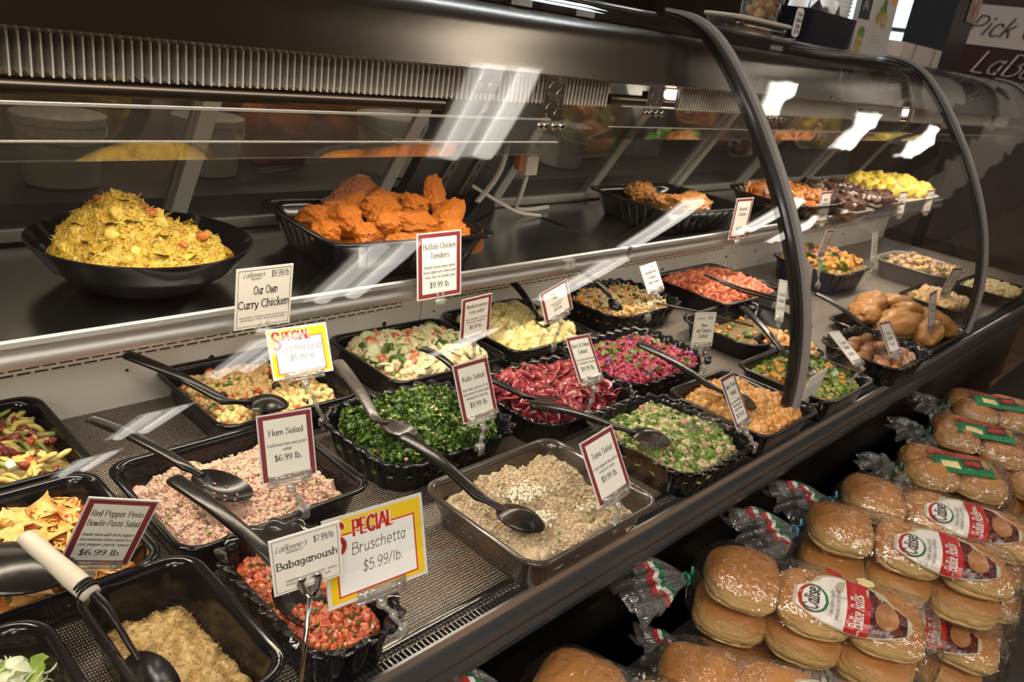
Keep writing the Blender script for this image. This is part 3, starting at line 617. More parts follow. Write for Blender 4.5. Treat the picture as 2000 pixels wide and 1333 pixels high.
b = MB(); b.loft([np.array([(1.36, 1.42, .252), (1.62, 1.55, .252), (1.60, 1.56, .252), (1.33, 1.50, .252)]), np.array([(1.37, 1.45, .262), (1.60, 1.55, .33), (1.58, 1.56, .33), (1.34, 1.51, .30)])])
tag(b.build('corner_bracket', DARKM, smooth=False), 'dark triangular metal bracket at the foot of the slotted post', 'bracket')

# canopy lights: ribbed lens with a lamp behind
RIB = mat('ribbed_lens', (.30, .275, .245), .3, coat=.3); RIB_GLINT = mat('rib_edge_glint', (.80, .77, .72), .2, coat=.5)
for a, c, d in ((.0, 1.30, 'near'), (1.55, 2.90, 'middle'), (3.0, 4.25, 'far')):
    t = thing('case_light', 'ribbed clear strip light hanging under the steel canopy, %s section' % d, 'case light', ((a + c) / 2, 1.0, .62), 'strip lights under the canopy')
    xs = np.arange(a, c, .0105); P = []
    b = MB(); F = []; V = []
    for i, x in enumerate(xs):
        V += [(x, .985, .672), (x + .0015, .982, .623), (x + .009, .998, .672), (x + .009, .998, .629)]
    n = len(xs)
    for i in range(n):
        F.append((4 * i, 4 * i + 1, 4 * i + 3, 4 * i + 2))
        if i < n - 1: F.append((4 * i + 2, 4 * i + 3, 4 * i + 5, 4 * i + 4))
    V2 = [(v[0], v[1] + .003, v[2]) for v in V]; m_ = len(V)
    b.add(V + V2, F + [tuple(m_ + q for q in f[::-1]) for f in F])
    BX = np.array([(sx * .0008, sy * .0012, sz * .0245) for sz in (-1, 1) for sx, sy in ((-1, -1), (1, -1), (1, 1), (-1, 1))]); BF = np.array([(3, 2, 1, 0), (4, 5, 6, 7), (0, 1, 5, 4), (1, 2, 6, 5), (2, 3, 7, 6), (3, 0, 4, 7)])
    b.inst((BX, BF), np.stack([xs + .0012, np.full(len(xs), .9825), np.full(len(xs), .6475)], 1), 1., 1, tilt=0, yaw=0.)  # pale strips paint a bright highlight along each rib edge
    b.build('ribbed_lens', [RIB, RIB_GLINT], t, smooth=False)
    b = MB(); b.tube([(a + .02, 1.03, .650), (c - .02, 1.03, .650)], .011, 10); b.build('lamp_tube', mat('canopy_tube', (1, 1, 1), .3, emit=(1, .86, .68), es=9), t)
    L = bpy.data.lights.new('canopy_lamp', 'AREA'); L.shape = 'RECTANGLE'; L.size = c - a - .05; L.size_y = .035; L.energy = 8.0 * (c - a) / 1.3; L.color = (1, .84, .66); L.spread = 2.6
    lo = bpy.data.objects.new('canopy_lamp', L); COL.objects.link(lo); lo.location = ((a + c) / 2, 1.035, .632); lo.rotation_euler = (-.12, 0, 0)
    L = bpy.data.lights.new('shelf_lamp', 'AREA'); L.shape = 'RECTANGLE'; L.size = c - a - .05; L.size_y = .02; L.energy = .9; L.color = (1, .86, .7)
    lo = bpy.data.objects.new('shelf_lamp', L); COL.objects.link(lo); lo.location = ((a + c) / 2, 1.21, .225); lo.rotation_euler = (-.1, 0, 0)
b = MB(); b.tube([(X0, 1.10, .598), (.98, 1.10, .598)], .011, 12); b.box((.985, 1.10, .598), (.012, .02, .02))
tag(b.build('steel_rod', mat('rod_steel', (.035, .03, .027), .3, 1), sharp=.8), 'dark round steel rod running behind the near acrylic guard', 'rod')
b = MB(); b.tube([(1.45, 1.10, .625), (4.2, 1.10, .625)], .011, 12)
b.box((1.62, 1.10, .628), (.05, .03, .035)); tag(b.build('steel_rod', mat('rod_steel', (.035, .03, .027), .3, 1), sharp=.8), 'dark round steel rod behind the second acrylic guard, with a flat clamp', 'rod')
# diamond plate and acrylic guards
DP = MB()
def diamond(name, x0, x1, z0, z1, y, parent):
    b = MB(); b.box(((x0 + x1) / 2, y, (z0 + z1) / 2), (x1 - x0, .002, z1 - z0)); k = 0
    z = z0 + .008
    while z < z1 - .004:
        for dx in (.012, .034):
            x = x0 + dx
            if x < x1 - .006: b.merge(MB().inst(ICO1, np.zeros((1, 3)), 1., tilt=0, yaw=0.).xf(RY(.7 if k % 2 else -.7) @ np.diag([.0024, .0014, .0085])), t=(x, y - .001, z + (.0 if dx < .02 else .008)))
            k += 1
        z += .017; k += 1
    return b.build(name, brushed('diamond_plate', (.72, .71, .70), .25), parent, sharp=.5)
for j, (x0, x1, zt, lb) in enumerate(((-.2, 1.075, .603, 'near'), (1.275, 2.86, .632, 'middle'), (3.0, 4.2, .632, 'far'))):
    t = thing('acrylic_guard', 'clear acrylic guard rail hung below the canopy, %s section' % lb, 'guard rail', ((x0 + x1) / 2, .93, zt - .04), 'acrylic guards under the canopy')
    P = [(.930, zt), (.930, zt - .037), (.9975, zt - .074), (1.0, zt - .072), (.934, zt - .034), (.933, zt)]
    b = MB(); b.loft([np.stack([np.full(6, x0), *np.array(P).T], 1), np.stack([np.full(6, x1 + (.07 if j == 0 else 0)), *np.array(P).T], 1)]); b.build('acrylic_trough', ACRYL, t, smooth=False)
    b = MB(); b.box(((x0 + x1) / 2, .9295, zt + .001), (x1 - x0, .005, .003)); b.box(((x0 + x1) / 2, .9295, zt - .0375), (x1 - x0 + .06, .004, .0018), 0)
    b.build('polished_edge', mat('acrylic_edge', (.75, .70, .64), .15, .3), t, smooth=False)
    b = MB(); b.box((x1 + .04, .965, zt - .055), (.003, .066, .05)); b.build('end_cap', ACRYL, t, smooth=False)
    hs = ([.92, 1.083] if j == 0 else [1.383, 1.9, 2.4] if j == 1 else [3.2, 3.8])
    for hx in hs: diamond('hanger_strap', hx - .025, hx + .025, zt - .002 if hx != .92 else .64, .676, .934, t)
    b = MB()
    for hx in hs[-1:] if j == 0 else hs:
        for dx in (-.022, -.008, .014, .034): b.merge(MB().lathe([(.006, 0), (.007, .002), (.006, .004), (.003, .005)], (0, 0, 0), 12).xf(RX(PI / 2)), t=(hx + dx - .01, .929, zt - .010))
    b.build('bolt', CHROME, t)
# ------------------------------------------------------------------ pans and food
def rrect(a, b, r, n=96, sc=0, sk=22, se=2.0):
    """rounded rectangle outline; sc = scallop amplitude"""
    r = min(r, a * .98, b * .98); per = []
    pts = []
    q = n // 4
    for k, (cx, cy, t0) in enumerate(((a - r, b - r, 0), (-a + r, b - r, PI / 2), (-a + r, -b + r, PI), (a - r, -b + r, 1.5 * PI))):
        for t in np.linspace(t0, t0 + PI / 2, 12): pts.append((cx + r * math.cos(t), cy + r * math.sin(t)))
    P = np.array(pts + [pts[0]]); d = np.concatenate([[0], np.cumsum(np.hypot(*np.diff(P, axis=0).T))])
    s = np.linspace(0, d[-1], n, endpoint=False); Q = np.stack([np.interp(s, d, P[:, 0]), np.interp(s, d, P[:, 1])], 1)
    if sc:
        T_ = np.roll(Q, -1, 0) - np.roll(Q, 1, 0); T_ /= np.linalg.norm(T_, axis=1)[:, None]
        k = round(d[-1] / .034); Q = Q + np.stack([T_[:, 1], -T_[:, 0]], 1) * (sc * np.cos(s / d[-1] * 2 * PI * k))[:, None]
        return Q, np.cos(s / d[-1] * 2 * PI * k)
    return Q, np.zeros(n)
FOODM = {}
class Pan:
    def __init__(s, cx, cy, w, d, label, h=.065, z=0., rot=0, r=.035, sc=0, wall=.016, floor=.004, m=None, name='deli_pan', group=None, lip=.009, ribs=False):
        s.c = (cx, cy); s.a, s.b = w / 2, d / 2; s.rot = rot; s.h = h; s.z = z; s.r = r; s.sc = sc; s.wall = wall; s.lip = lip
        n = 192 if sc else 112
        def loop(ins, zz, scm=1., wave=0):
            Q, cs = rrect(s.a - ins, s.b - ins, max(r - ins * .5, .01), n, sc * scm)
            P = np.stack([Q[:, 0], Q[:, 1], zz + wave * cs], 1); return P @ RZ(rot).T + np.array([cx, cy, z])
        wv = .0022 if sc else 0
        b = MB(); L = lip
        b.loft([loop(wall + L, 0.001, .4), loop(L + .003, h - .008, .9), loop(L, h - .004, 1, wv), loop(.001, h - .005, 1, wv), loop(0, h - .002, 1, wv), loop(.002, h + .0005, 1, wv), loop(L - .001, h, 1, wv), loop(L + .003, h - .004, 1, wv), loop(L + .006, h - .012, .9), loop(wall + L + .003, floor, .4)])
        s.obj = tag(b.build(name, m or BLK, sharp=1.2), label, 'pan' if name != 'deli_bowl' else 'bowl', group)
    def ins(s, f, zz):  # inner half-size factor at height zz
        return s.lip + .005 + s.wall * max(0, 1 - (zz - s.z) / s.h)
    def food(s, label, mats, level, dome=.012, n1=.006, f1=30, n2=.0015, f2=160, items=(), seed=1, res=1., edge=.012, slope=(0, 0), name='salad', cat='salad', full=1., shape=None):
        """one food heap: a height field following the pan plus pieces; items = (template key, count, size, (mats), lift, tilt)"""
        zz = s.z + level; e = s.ins(0, zz); a, b_ = (s.a - e) * full, (s.b - e) * full
        nr, na = int(46 * res), int(150 * res)
        Q, _ = rrect(a, b_, max(s.r - e * .5, .01), na, s.sc * .6)
        def H(x, y, q):
            P = np.stack([x * 1., y * 1., np.full(len(x), seed * .37)], 1)
            h = dome * (1 - q ** 2.2) + n1 * fbm(P, f1, seed, 3) + n2 * fbm(P, f2, seed + 9, 2) + slope[0] * x / a + slope[1] * y / b_
            if shape is not None: h = h + shape(x, y)
            return level + h - edge * np.clip((q - .86) / .14, 0, 1) ** 1.5 
        rad = np.linspace(0, 1, nr) ** .8; V = []
        for q in rad: V.append(Q * q)
        V = np.concatenate(V); qq = np.repeat(rad, na); Z = H(V[:, 0], V[:, 1], qq)
        Zmin = .004; Z = np.maximum(Z, Zmin); P3 = np.stack([V[:, 0], V[:, 1], Z], 1)
        F = []
        I = np.arange(nr - 1)[:, None] * na + np.arange(na)[None]; J = np.arange(nr - 1)[:, None] * na + (np.arange(na)[None] + 1) % na
        F = np.stack([I, I + na, J + na, J], -1).reshape(-1, 4)
        m = MB(); Rm_ = RZ(s.rot); t = np.array([s.c[0], s.c[1], s.z])
        m.add(P3, F[:, ::-1].copy(), 0)
        for it in items:
            key, cnt, size, mm, lift, tilt = it[:6]; amax = it[6] if len(it) > 6 else (.86 if s.sc else .92) if size > .006 else .95
            tm = T[key] if isinstance(key, str) else key
            cnt = int(cnt)
            th = rng.integers(0, na, cnt); q = np.sqrt(rng.uniform(0, amax ** 2, cnt)); xy = Q[th] * q[:, None]
            # even spread over the whole outline
            xy = np.stack([rng.uniform(-a, a, cnt), rng.uniform(-b_, b_, cnt)], 1) 
            rr_ = np.abs(xy[:, 0] / a) ** 5 + np.abs(xy[:, 1] / b_) ** 5; xy = xy[rr_ < amax ** 5]; cnt = len(xy)
            q = (np.abs(xy[:, 0] / a) ** 5 + np.abs(xy[:, 1] / b_) ** 5) ** .2
            hz = np.maximum(H(xy[:, 0], xy[:, 1], q), Zmin)
            sz = size * rng.uniform(.75, 1.25, cnt); P = np.stack([xy[:, 0], xy[:, 1], hz + sz * lift], 1)
            pick = rng.integers(0, len(tm), cnt); mk = rng.integers(0, len(mm), cnt)
            for i in range(len(tm)):
                for j in range(len(mm)):
                    sel = (pick == i) & (mk == j)
                    if sel.any(): m.inst(tm[i], P[sel], sz[sel], mm[j], tilt=tilt)
        m.xf(Rm_, t)
        o = m.build(name, mats, loc=(s.c[0], s.c[1], s.z + .004), sharp=None)
        return tag(o, label, cat, kind='stuff')

def fm(name, c, c2=None, rough=.42, coat=.12, sss=.0, scale=90, bump=.35, bscale=300): return mat(name, c, rough, col2=c2, scale=scale, bump=bump, bscale=bscale, coat=coat, sss=sss)
OLIVE = fm('dressing_dark', (.10, .07, .02), (.18, .12, .03)); YBEAN = fm('yellow_bean', (.55, .42, .12), (.42, .34, .08)); GBEAN = fm('green_bean', (.16, .20, .03), (.24, .24, .05)); KID = fm('kidney_bean', (.13, .015, .012), (.2, .03, .02), .2)
REDP = fm('red_pepper', (.50, .04, .015), (.6, .1, .03), .25); GRN = fm('green_bits', (.08, .16, .02), (.16, .26, .04)); DGRN = fm('dark_green', (.02, .055, .012), (.05, .12, .02)); WHT = fm('white_bits', (.72, .66, .5), (.62, .55, .38))
HAM = fm('ham_salad', (.52, .29, .215), (.66, .43, .33), .5, .05, bump=.9, bscale=500); HAM2 = fm('ham_pale', (.64, .44, .34), (.54, .33, .24), .45, .2)
CHICK = fm('chickpea', (.66, .42, .15), (.72, .50, .22), .35); CHBASE = fm('chickpea_base', (.30, .18, .06), (.42, .26, .09)); OLV = fm('black_olive', (.02, .014, .014), (.04, .02, .02), .2)
PASTA = fm('orange_pasta', (.70, .34, .08), (.78, .45, .14), .3); PBASE = fm('pesto_base', (.50, .16, .03), (.62, .26, .06), .3); REDS = fm('red_pesto', (.45, .03, .01), (.55, .1, .03), .3)
LETT = fm('shredded_cabbage', (.62, .66, .42), (.72, .74, .55)); LETG = fm('lettuce', (.22, .34, .05), (.35, .45, .10))
BABA = fm('eggplant_dip', (.40, .25, .085), (.53, .36, .14), .33, .2, scale=70, bump=.9, bscale=350)
TOM = fm('tomato', (.48, .07, .025), (.58, .14, .05), .25, .4); TOM2 = fm('tomato_pale', (.60, .22, .10), (.52, .14, .06), .25, .4); BRB = fm('bruschetta_base', (.34, .07, .03), (.45, .14, .06), .3)
KALE = [fm('kale_%d' % i, c, c2, .42, .05) for i, (c, c2) in enumerate((((.035, .075, .010), (.075, .14, .018)), ((.065, .13, .015), (.13, .22, .03)), ((.02, .045, .008), (.045, .085, .015)), ((.16, .24, .04), (.22, .30, .06))))]
NUT = fm('pine_nut', (.70, .52, .28), (.6, .4, .2)); CRAN = fm('cranberry', (.12, .01, .01), (.2, .02, .02), .3)
FETA = fm('feta_cube', (.66, .55, .35), (.58, .46, .27), .5, .1); CUC = fm('cucumber_flesh', (.52, .58, .28), (.62, .64, .36)); CUCS = fm('cucumber_skin', (.06, .12, .02), (.12, .2, .04)); MEDB = fm('feta_base', (.50, .38, .20), (.42, .24, .12))
EGG = fm('egg_salad', (.70, .55, .18), (.78, .66, .30), .4, .2, bump=.8); EGG2 = fm('egg_pale', (.80, .72, .42), (.72, .6, .26), .4, .2)
TUNA = fm('tuna_salad', (.52, .39, .24), (.62, .49, .32), .4, .25, scale=160, bump=1., bscale=420); TUNA2 = fm('tuna_flake', (.64, .52, .36), (.50, .37, .24), .4, .2); TUNAW = fm('tuna_white', (.86, .80, .66), (.76, .68, .5), .35)
BEET = fm('beet_slice', (.16, .014, .02), (.26, .028, .036), .2, .5); BEET2 = fm('beet_light', (.36, .06, .065), (.27, .03, .042), .2, .5); BEET3 = fm('beet_dark', (.08, .006, .012), (.15, .012, .02), .2, .5)
PINK = fm('pink_quinoa', (.38, .03, .075), (.48, .065, .12), .3); PINK2 = fm('magenta_quinoa', (.20, .008, .03), (.30, .02, .06), .3); PURP = fm('purple_onion', (.22, .05, .28), (.35, .1, .4), .3)
BROC = fm('broccoli_salad', (.34, .33, .12), (.46, .42, .20), .35); BRG = fm('broccoli_green', (.12, .20, .04), (.22, .32, .08)); BRP = fm('broccoli_pale', (.60, .55, .32), (.50, .50, .22)); BRK = fm('bacon_bit', (.42, .2, .13), (.55, .34, .24))
SWEET = fm('sweet_potato', (.62, .27, .06), (.70, .36, .11), .35); SWEET2 = fm('sweet_pale', (.74, .44, .18), (.66, .34, .1), .35)
CARR = fm('carrot', (.74, .25, .03), (.8, .35, .06), .3); MAC = fm('cream_pasta', (.62, .43, .17), (.70, .52, .26), .35); SPIN = fm('spinach', (.05, .13, .015), (.12, .24, .03), .25)
CURRY = fm('curry_chicken', (.42, .255, .022), (.56, .37, .05), .42, .15, scale=60, bump=1., bscale=320); CURRY2 = fm('curry_chunk', (.50, .33, .045), (.60, .43, .09), .42, .15, scale=80, bump=.8); CURG = fm('curry_herb', (.20, .22, .03), (.36, .34, .05)); CURT = fm('curry_tomato', (.42, .10, .03), (.5, .18, .05), .25)

P_ = {}
def pan(key, *a, **k): P_[key] = Pan(*a, **k); return P_[key]
G1, G2 = 'smooth black deli pans', 'scalloped black deli pans'
# back row -----------------------------------------------------------------
p = pan('A', .245, 1.225, .27, .262, 'smooth black pan of three bean salad at the left edge against the white back panel', group=G1)
p.food('wax bean, green bean and kidney bean salad in the pan at the left edge', [OLIVE, YBEAN, GBEAN, KID, REDP, WHT], .045, .012, .006, items=(('pod', 110, .019, (1, 1, 2), .12, .25), ('pod', 80, .016, (1, 2, 1), .3, .35), ('bean', 90, .0105, (3,), .5, .5), ('cube', 50, .006, (4, 4, 5, 2), .4, None)), seed=3)
p = pan('F', .715, 1.225, .29, .27, 'smooth black pan of chickpea salad under the shelf edge', group=G1)
p.food('chickpea salad with red pepper and black olives', [CHBASE, CHICK, REDP, GRN, OLV, CHICK], .038, .008, .005, items=(('pea', 950, .0062, (1, 5), .45, None), ('pea', 350, .0062, (1,), 1.3, None), ('cube', 70, .006, (2,), 1.1, None), ('cube', 60, .005, (3,), 1.1, None), ('pea', 22, .007, (4,), 1.5, None), ('leaf', 40, .008, (3,), 1.0, .5)), seed=5)
p = pan('H', 1.09, 1.215, .315, .265, 'smooth black pan of feta and cucumber salad', group=G1, rot=-.03)
p.food('feta cube, tomato and cucumber salad', [MEDB, FETA, TOM, CUC, CUCS, GRN, TOM2], .045, .020, .007, items=(('cube', 250, .0100, (1,), .4, None), ('dice', 46, .012, (2, 6), .5, None), ('disc', 90, .014, (3,), .6, .6), ('disc', 60, .012, (4,), .5, .8), ('cube', 120, .007, (4, 3, 1), .6, None), ('crumb', 300, .004, (1, 5, 2), .8, None)), seed=7)
p = pan('L', 1.415, 1.222, .295, .28, 'smooth black pan of yellow potato and egg salad', group=G1)
p.food('yellow potato and egg salad in lumpy scoops', [EGG, EGG2, GRN], .045, .018, .012, 22, .003, items=(('big', 130, .017, (0, 1, 0), .1, None), ('lump', 260, .008, (0, 1), .4, None), ('crumb', 90, .0025, (2,), 1.5, None)), seed=8)
p = pan('M', 1.86, 1.238, .35, .25, 'scalloped black bowl of pasta salad with orange pieces', sc=.004, r=.07, group=G2)
p.food('spiral pasta salad with carrots and greens', [CHBASE, MAC, CARR, DGRN, WHT], .045, .014, .006, items=(('pod', 260, .012, (1,), .3, None), ('cube', 60, .007, (2,), .6, None), ('leaf', 50, .008, (3,), .7, .5), ('cube', 70, .007, (4,), .6, None), ('pod', 120, .011, (1,), .8, None)), seed=9)
p = pan('Q', 2.33, 1.19, .40, .30, 'black grooved tray of tomato salad under the second shelf', group=G1, r=.03)
p.food('red tomato salad heaped in a long mound', [TOM, TOM2, BRB], .05, .030, .010, 22, items=(('lump', 420, .011, (0, 0, 2, 1), .2, None), ('crumb', 1200, .005, (0, 1, 2), .7, None)), seed=10)
p = pan('BT', 2.98, 1.13, .33, .28, 'dark blue black pan of roasted squash salad near the far shelf joint', sc=.004, r=.06, h=.085, m=mat('navy_plastic', (.006, .008, .02), .18, coat=.5), group=G2)
p.food('roasted squash salad with greens and berries', [CHBASE, CARR, SWEET, SPIN, PURP, MAC], .085, .022, .008, items=(('cube', 200, .013, (1, 1, 2), .5, None), ('flat', 70, .018, (3,), .6, .5), ('cube', 40, .010, (4, 5), .7, None)), seed=11)
# middle row ---------------------------------------------------------------
p = pan('B', .235, .960, .265, .255, 'smooth black pan of bowtie pasta salad at the left edge', group=G1)
p.food('orange bowtie pasta salad with red pepper pesto', [PBASE, PASTA, REDS, GRN, PASTA], .035, .016, .008, items=(('bow', 200, .021, (1, 4), .2, .35), ('strand', 60, .009, (1, 2), .5, None), ('crumb', 260, .0035, (2,), 1.2, None), ('leaf', 22, .006, (3,), 1.2, .4)), seed=12)
p = pan('E', .532, .955, .305, .262, 'smooth black pan of pink ham salad', group=G1)
p.food('finely chopped pink ham salad with pickle bits', [HAM, HAM2, GRN], .036, .012, .015, 19, .006, 120, items=(('crumb', 17000, .0023, (0, 1, 0, 1), .7, None), ('crumb', 1500, .0032, (0, 1), .9, None), ('crumb', 200, .0022, (2,), 2.0, None)), seed=13, res=1.5)
p = pan('G', .880, .955, .315, .25, 'scalloped black bowl of kale salad', sc=.004, r=.065, group=G2)
p.food('curly green kale salad with pine nuts and cranberries', [KALE[2]] + KALE + [NUT, CRAN, BEET2], .042, .030, .010, 20, items=(('curly', 620, .017, (1, 2, 2, 3), .2, .8), ('curly', 330, .014, (2, 4, 1, 1), .6, .9), ('curly', 260, .010, (2, 3, 1), 1.1, .9), ('rod', 26, .013, (4,), .8, .4), ('pea', 70, .0036, (5,), 4.0, None), ('bean', 26, .006, (6, 7), 2.4, None)), seed=14, edge=.016)
p = pan('K', 1.215, .922, .325, .245, 'scalloped black bowl of beet and onion salad', sc=.003, r=.06, group=G2)
p.food('dark red beet and onion salad in thin slices', [BEET3, BEET, BEET2, BEET3], .035, .022, .010, 22, items=(('ring', 300, .021, (1, 1, 2, 3), .3, .7), ('strand', 160, .020, (1, 2), .5, .5), ('ring', 60, .021, (2, 1), .7, .9)), seed=15)
p = pan('NN', 1.545, .95, .36, .25, 'scalloped black bowl of pink quinoa salad', sc=.004, r=.065, group=G2)
p.food('bright pink beet quinoa salad with herbs', [PINK2, PINK, PINK2, GRN, PURP, BEET2], .045, .022, .008, items=(('crumb', 1500, .0055, (1, 1, 2, 2), .5, None), ('crumb', 1200, .0035, (1, 2, 5), .9, None), ('leaf', 150, .009, (3,), 1.0, .6), ('crumb', 26, .006, (4,), 1, None)), seed=16)
p = pan('R', 2.10, .95, .40, .25, 'wide black pan with a few scraps left between the tomato salad and the greens', sc=0, r=.06, h=.055, group=G1)
p.food('last scraps of mixed salad in a nearly empty pan', [OLIVE, TOM2, GRN, CARR], .010, .003, .001, items=(('crumb', 60, .007, (1, 2, 3), .6, None),), seed=17)
p = pan('U', 3.15, .74, .30, .22, 'shallow black pan of chopped nuts and grains at the far end', h=.05, group=G1)
p.food('toasted grain and nut salad', [CHBASE, NUT, CHICK], .035, .014, .006, items=(('cube', 300, .010, (1, 2), .4, None),), seed=18)
# front row ----------------------------------------------------------------
p = pan('C', .125, .66, .17, .27, 'tall black pan of shredded cabbage in the bottom left corner', h=.09, group=G1, r=.04)
p.food('shredded white cabbage and lettuce', [LETG, LETT, LETG], .062, .014, .008, items=(('strand', 420, .014, (1, 1, 1), .4, .5), ('leaf', 60, .018, (2,), .5, .5), ('leaf', 90, .014, (1,), .7, .6)), seed=19)
p = pan('D', .311, .685, .145, .25, 'deep narrow black pan of brown eggplant dip', h=.088, group=G1, r=.038, wall=.012)
p.food('brown eggplant dip with a spooned surface', [BABA, BABA], .034, .010, .012, 26, .0035, 85, items=(('strand', 160, .006, (1,), .0, .3), ('crumb', 500, .0016, (1,), .3, None)), seed=20, res=2., edge=.004, name='dip', cat='dip')
p = pan('I', .478, .692, .145, .268, 'scalloped black bowl of bruschetta topping', sc=.004, r=.05, h=.070, group=G2, wall=.010)
p.food('chopped tomato bruschetta with basil', [BRB, TOM, TOM2, GRN, WHT, DGRN], .036, .010, .005, items=(('dice', 900, .0048, (1, 1, 2, 0), .4, None), ('cube', 60, .0058, (1, 2), .6, None), ('crumb', 260, .0026, (3, 5, 5), 1.1, None), ('crumb', 260, .0024, (4, 2), 1.2, None), ('leaf', 30, .006, (5,), .9, .6)), seed=21)
p = pan('J', .893, .663, .312, .255, 'smooth dark pan of tuna salad by the front glass', group=G1, m=mat('smoked_plastic', (.045, .035, .028), .2, coat=.5))
def tsh(x, y): return -.016 * np.exp(-(((x + .06) / .05) ** 2 + ((y + .04) / .035) ** 2)) + .008 * np.exp(-(((x - .02) / .07) ** 2 + ((y - .03) / .05) ** 2))
p.food('beige flaked tuna salad with celery', [TUNA, TUNA2, TUNAW, GRN], .044, .010, .012, 20, .006, 85, items=(('strand', 1300, .0048, (0, 1), .1, .5), ('lump', 500, .0034, (0, 1, 0, 1), .2, None), ('crumb', 6000, .0019, (0, 1), .5, None), ('crumb', 110, .0022, (3,), 1.2, None)), seed=22, res=2.2, shape=tsh)
m = MB(); 
for cx, cy, n, s_ in ((.875, .682, 190, .020), (.835, .622, 120, .014), (.93, .60, 40, .016)):
    P = np.stack([rng.normal(cx, s_, n), rng.normal(cy, s_ * .6, n), .062 + rng.uniform(-.004, .004, n)], 1); m.inst(T['crumb'][1], P, rng.uniform(.0018, .0035, n)); m.inst(T['strand'][1], P[::2], rng.uniform(.004, .007, len(P[::2])), tilt=.5)
tag(m.build('tuna_flakes', TUNAW), 'patch of white freshly spooned tuna flakes in the middle of the tuna salad', 'salad', kind='stuff')
p = pan('O', 1.275, .672, .275, .262, 'scalloped black bowl of broccoli salad by the front glass', sc=.004, r=.06, group=G2)
p.food('creamy chopped broccoli salad with bacon bits', [BROC, BRG, BRP, BRK, GRN], .045, .024, .010, 22, items=(('lump', 700, .0070, (0, 1, 2, 0, 4), .3, None), ('crumb', 4200, .0030, (0, 1, 1, 3, 4, 2), .8, None), ('curly', 300, .007, (1, 4, 4), .6, .8), ('cube', 100, .006, (2, 4, 3), .9, None)), seed=23)
p = pan('P', 1.55, .665, .26, .25, 'smooth black pan of orange sweet potato salad beside the glass joint', group=G1)
p.food('crumbled orange sweet potato salad', [SWEET, SWEET2, GRN], .048, .022, .012, 20, .003, items=(('lump', 420, .0085, (0, 1, 0), .25, None), ('crumb', 2200, .004, (0, 1), .5, None), ('crumb', 80, .003, (2,), 1, None)), seed=24)
p = pan('S', 1.86, .665, .28, .25, 'smooth black pan of spinach and wheat berry salad past the glass joint', group=G1)
p.food('leafy spinach salad with grains and carrot', [BROC, SPIN, LETG, CARR, CHICK, GRN], .042, .022, .010, items=(('flat', 34, .021, (1, 5), .4, .6), ('curly', 220, .012, (2, 2, 5), .4, .8), ('leaf', 120, .012, (2, 5), .5, .7), ('crumb', 900, .0055, (4, 2, 0), .9, None), ('cube', 46, .008, (3,), 1.0, None)), seed=25)
p = pan('S2', 2.045, .80, .12, .18, 'small black pan of breaded pieces behind the spinach salad', h=.05, group=G1)
p.food('fried orange brown breaded pieces', [SWEET, SWEET2, BRK], .035, .02, .008, items=(('big', 50, .016, (0, 1, 2), .3, None),), seed=26, name='fried_pieces', cat='food')
p = pan('W', 2.26, .640, .30, .235, 'scalloped black bowl of small roasted potatoes', sc=.004, r=.06, group=G2)
p.food('brown pan gravy and vegetable bits under the potatoes', [OLIVE, CARR, BRK], .03, .010, .006, items=(('cube', 60, .012, (1, 2), .4, None),), seed=27, name='gravy', cat='food')
POT = fm('roast_potato', (.42, .20, .08), (.30, .12, .05), .3, .4); ROAST = fm('roast_chicken', (.58, .29, .065), (.34, .12, .03), .3, .3, scale=30, bump=.5, bscale=120)
def heap(name, label, cat, group, spots, mk, m, first=None):
    o0 = None
    for i, (x, y, z, s_, rz) in enumerate(spots):
        if o0 is None or first:
            b = MB(); b.merge(mk(i)); o = b.build(name, m, loc=(0, 0, 0)); o0 = o
        else: o = o0.copy(); COL.objects.link(o)
        o.location = (x, y, z); o.scale = (s_, s_, s_); o.rotation_euler = (rng.uniform(-.4, .4), rng.uniform(-.4, .4), rz)
        tag(o, label[i] if isinstance(label, list) else label, cat, group)
def one(tm, sc=(1, 1, 1)):
    b = MB(); b.add(tm[0] * np.array(sc), tm[1]); return b
sp = [(2.26 + dx, .64 + dy, .045 + dz, rng.uniform(.017, .023), rng.uniform(0, 6)) for dx, dy, dz in [(-.09, .05, 0), (-.045, .055, .003), (0, .06, .006), (.045, .055, .004), (.085, .05, 0), (-.095, 0, .004), (-.05, .008, .012), (-.004, .012, .016), (.042, .008, .014), (.088, .0, .005), (-.08, -.05, 0), (-.035, -.045, .006), (.01, -.048, .008), (.055, -.046, .004), (.09, -.045, 0), (-.025, -.015, .028), (.025, -.02, .026), (.0, .03, .03)]]
heap('roasted_potato', 'small brown roasted potato in the scalloped bowl at the far front', 'potato', 'roasted potatoes in the far scalloped bowl', sp, lambda i: one(lump(3, .12, 1.2, 4), (1.15, .95, .8)), POT)
# roast chicken tray
tr = Pan(2.68, .72, .42, .32, 'low dark platter carrying golden chicken breasts', h=.03, r=.05, name='serving_platter')
ICO5 = ico(5)
def breast(i):
    V, F = ICO5; V = V * (1 + .16 * fbm(V, 1.3, 90 + i, 2) + .03 * fbm(V, 5, 95 + i, 3))[:, None]; return one((V * np.array([1., .62, .42]), F))
cb = [(2.58, .80, .055, .080, .4, 'rounded golden chicken breast at the back left of the far platter'), (2.70, .83, .058, .082, .1, 'broad golden chicken breast at the back of the far platter'), (2.80, .77, .055, .085, -.5, 'golden chicken breast at the back right of the far platter'), (2.60, .70, .052, .085, -.5, 'long golden chicken piece at the front left of the far platter'), (2.70, .71, .072, .075, -.2, 'topmost golden chicken breast in the middle of the far platter'), (2.76, .64, .052, .085, -.7, 'golden chicken breast at the front right of the far platter'), (2.64, .62, .048, .07, .2, 'small golden chicken piece at the front of the far platter')]
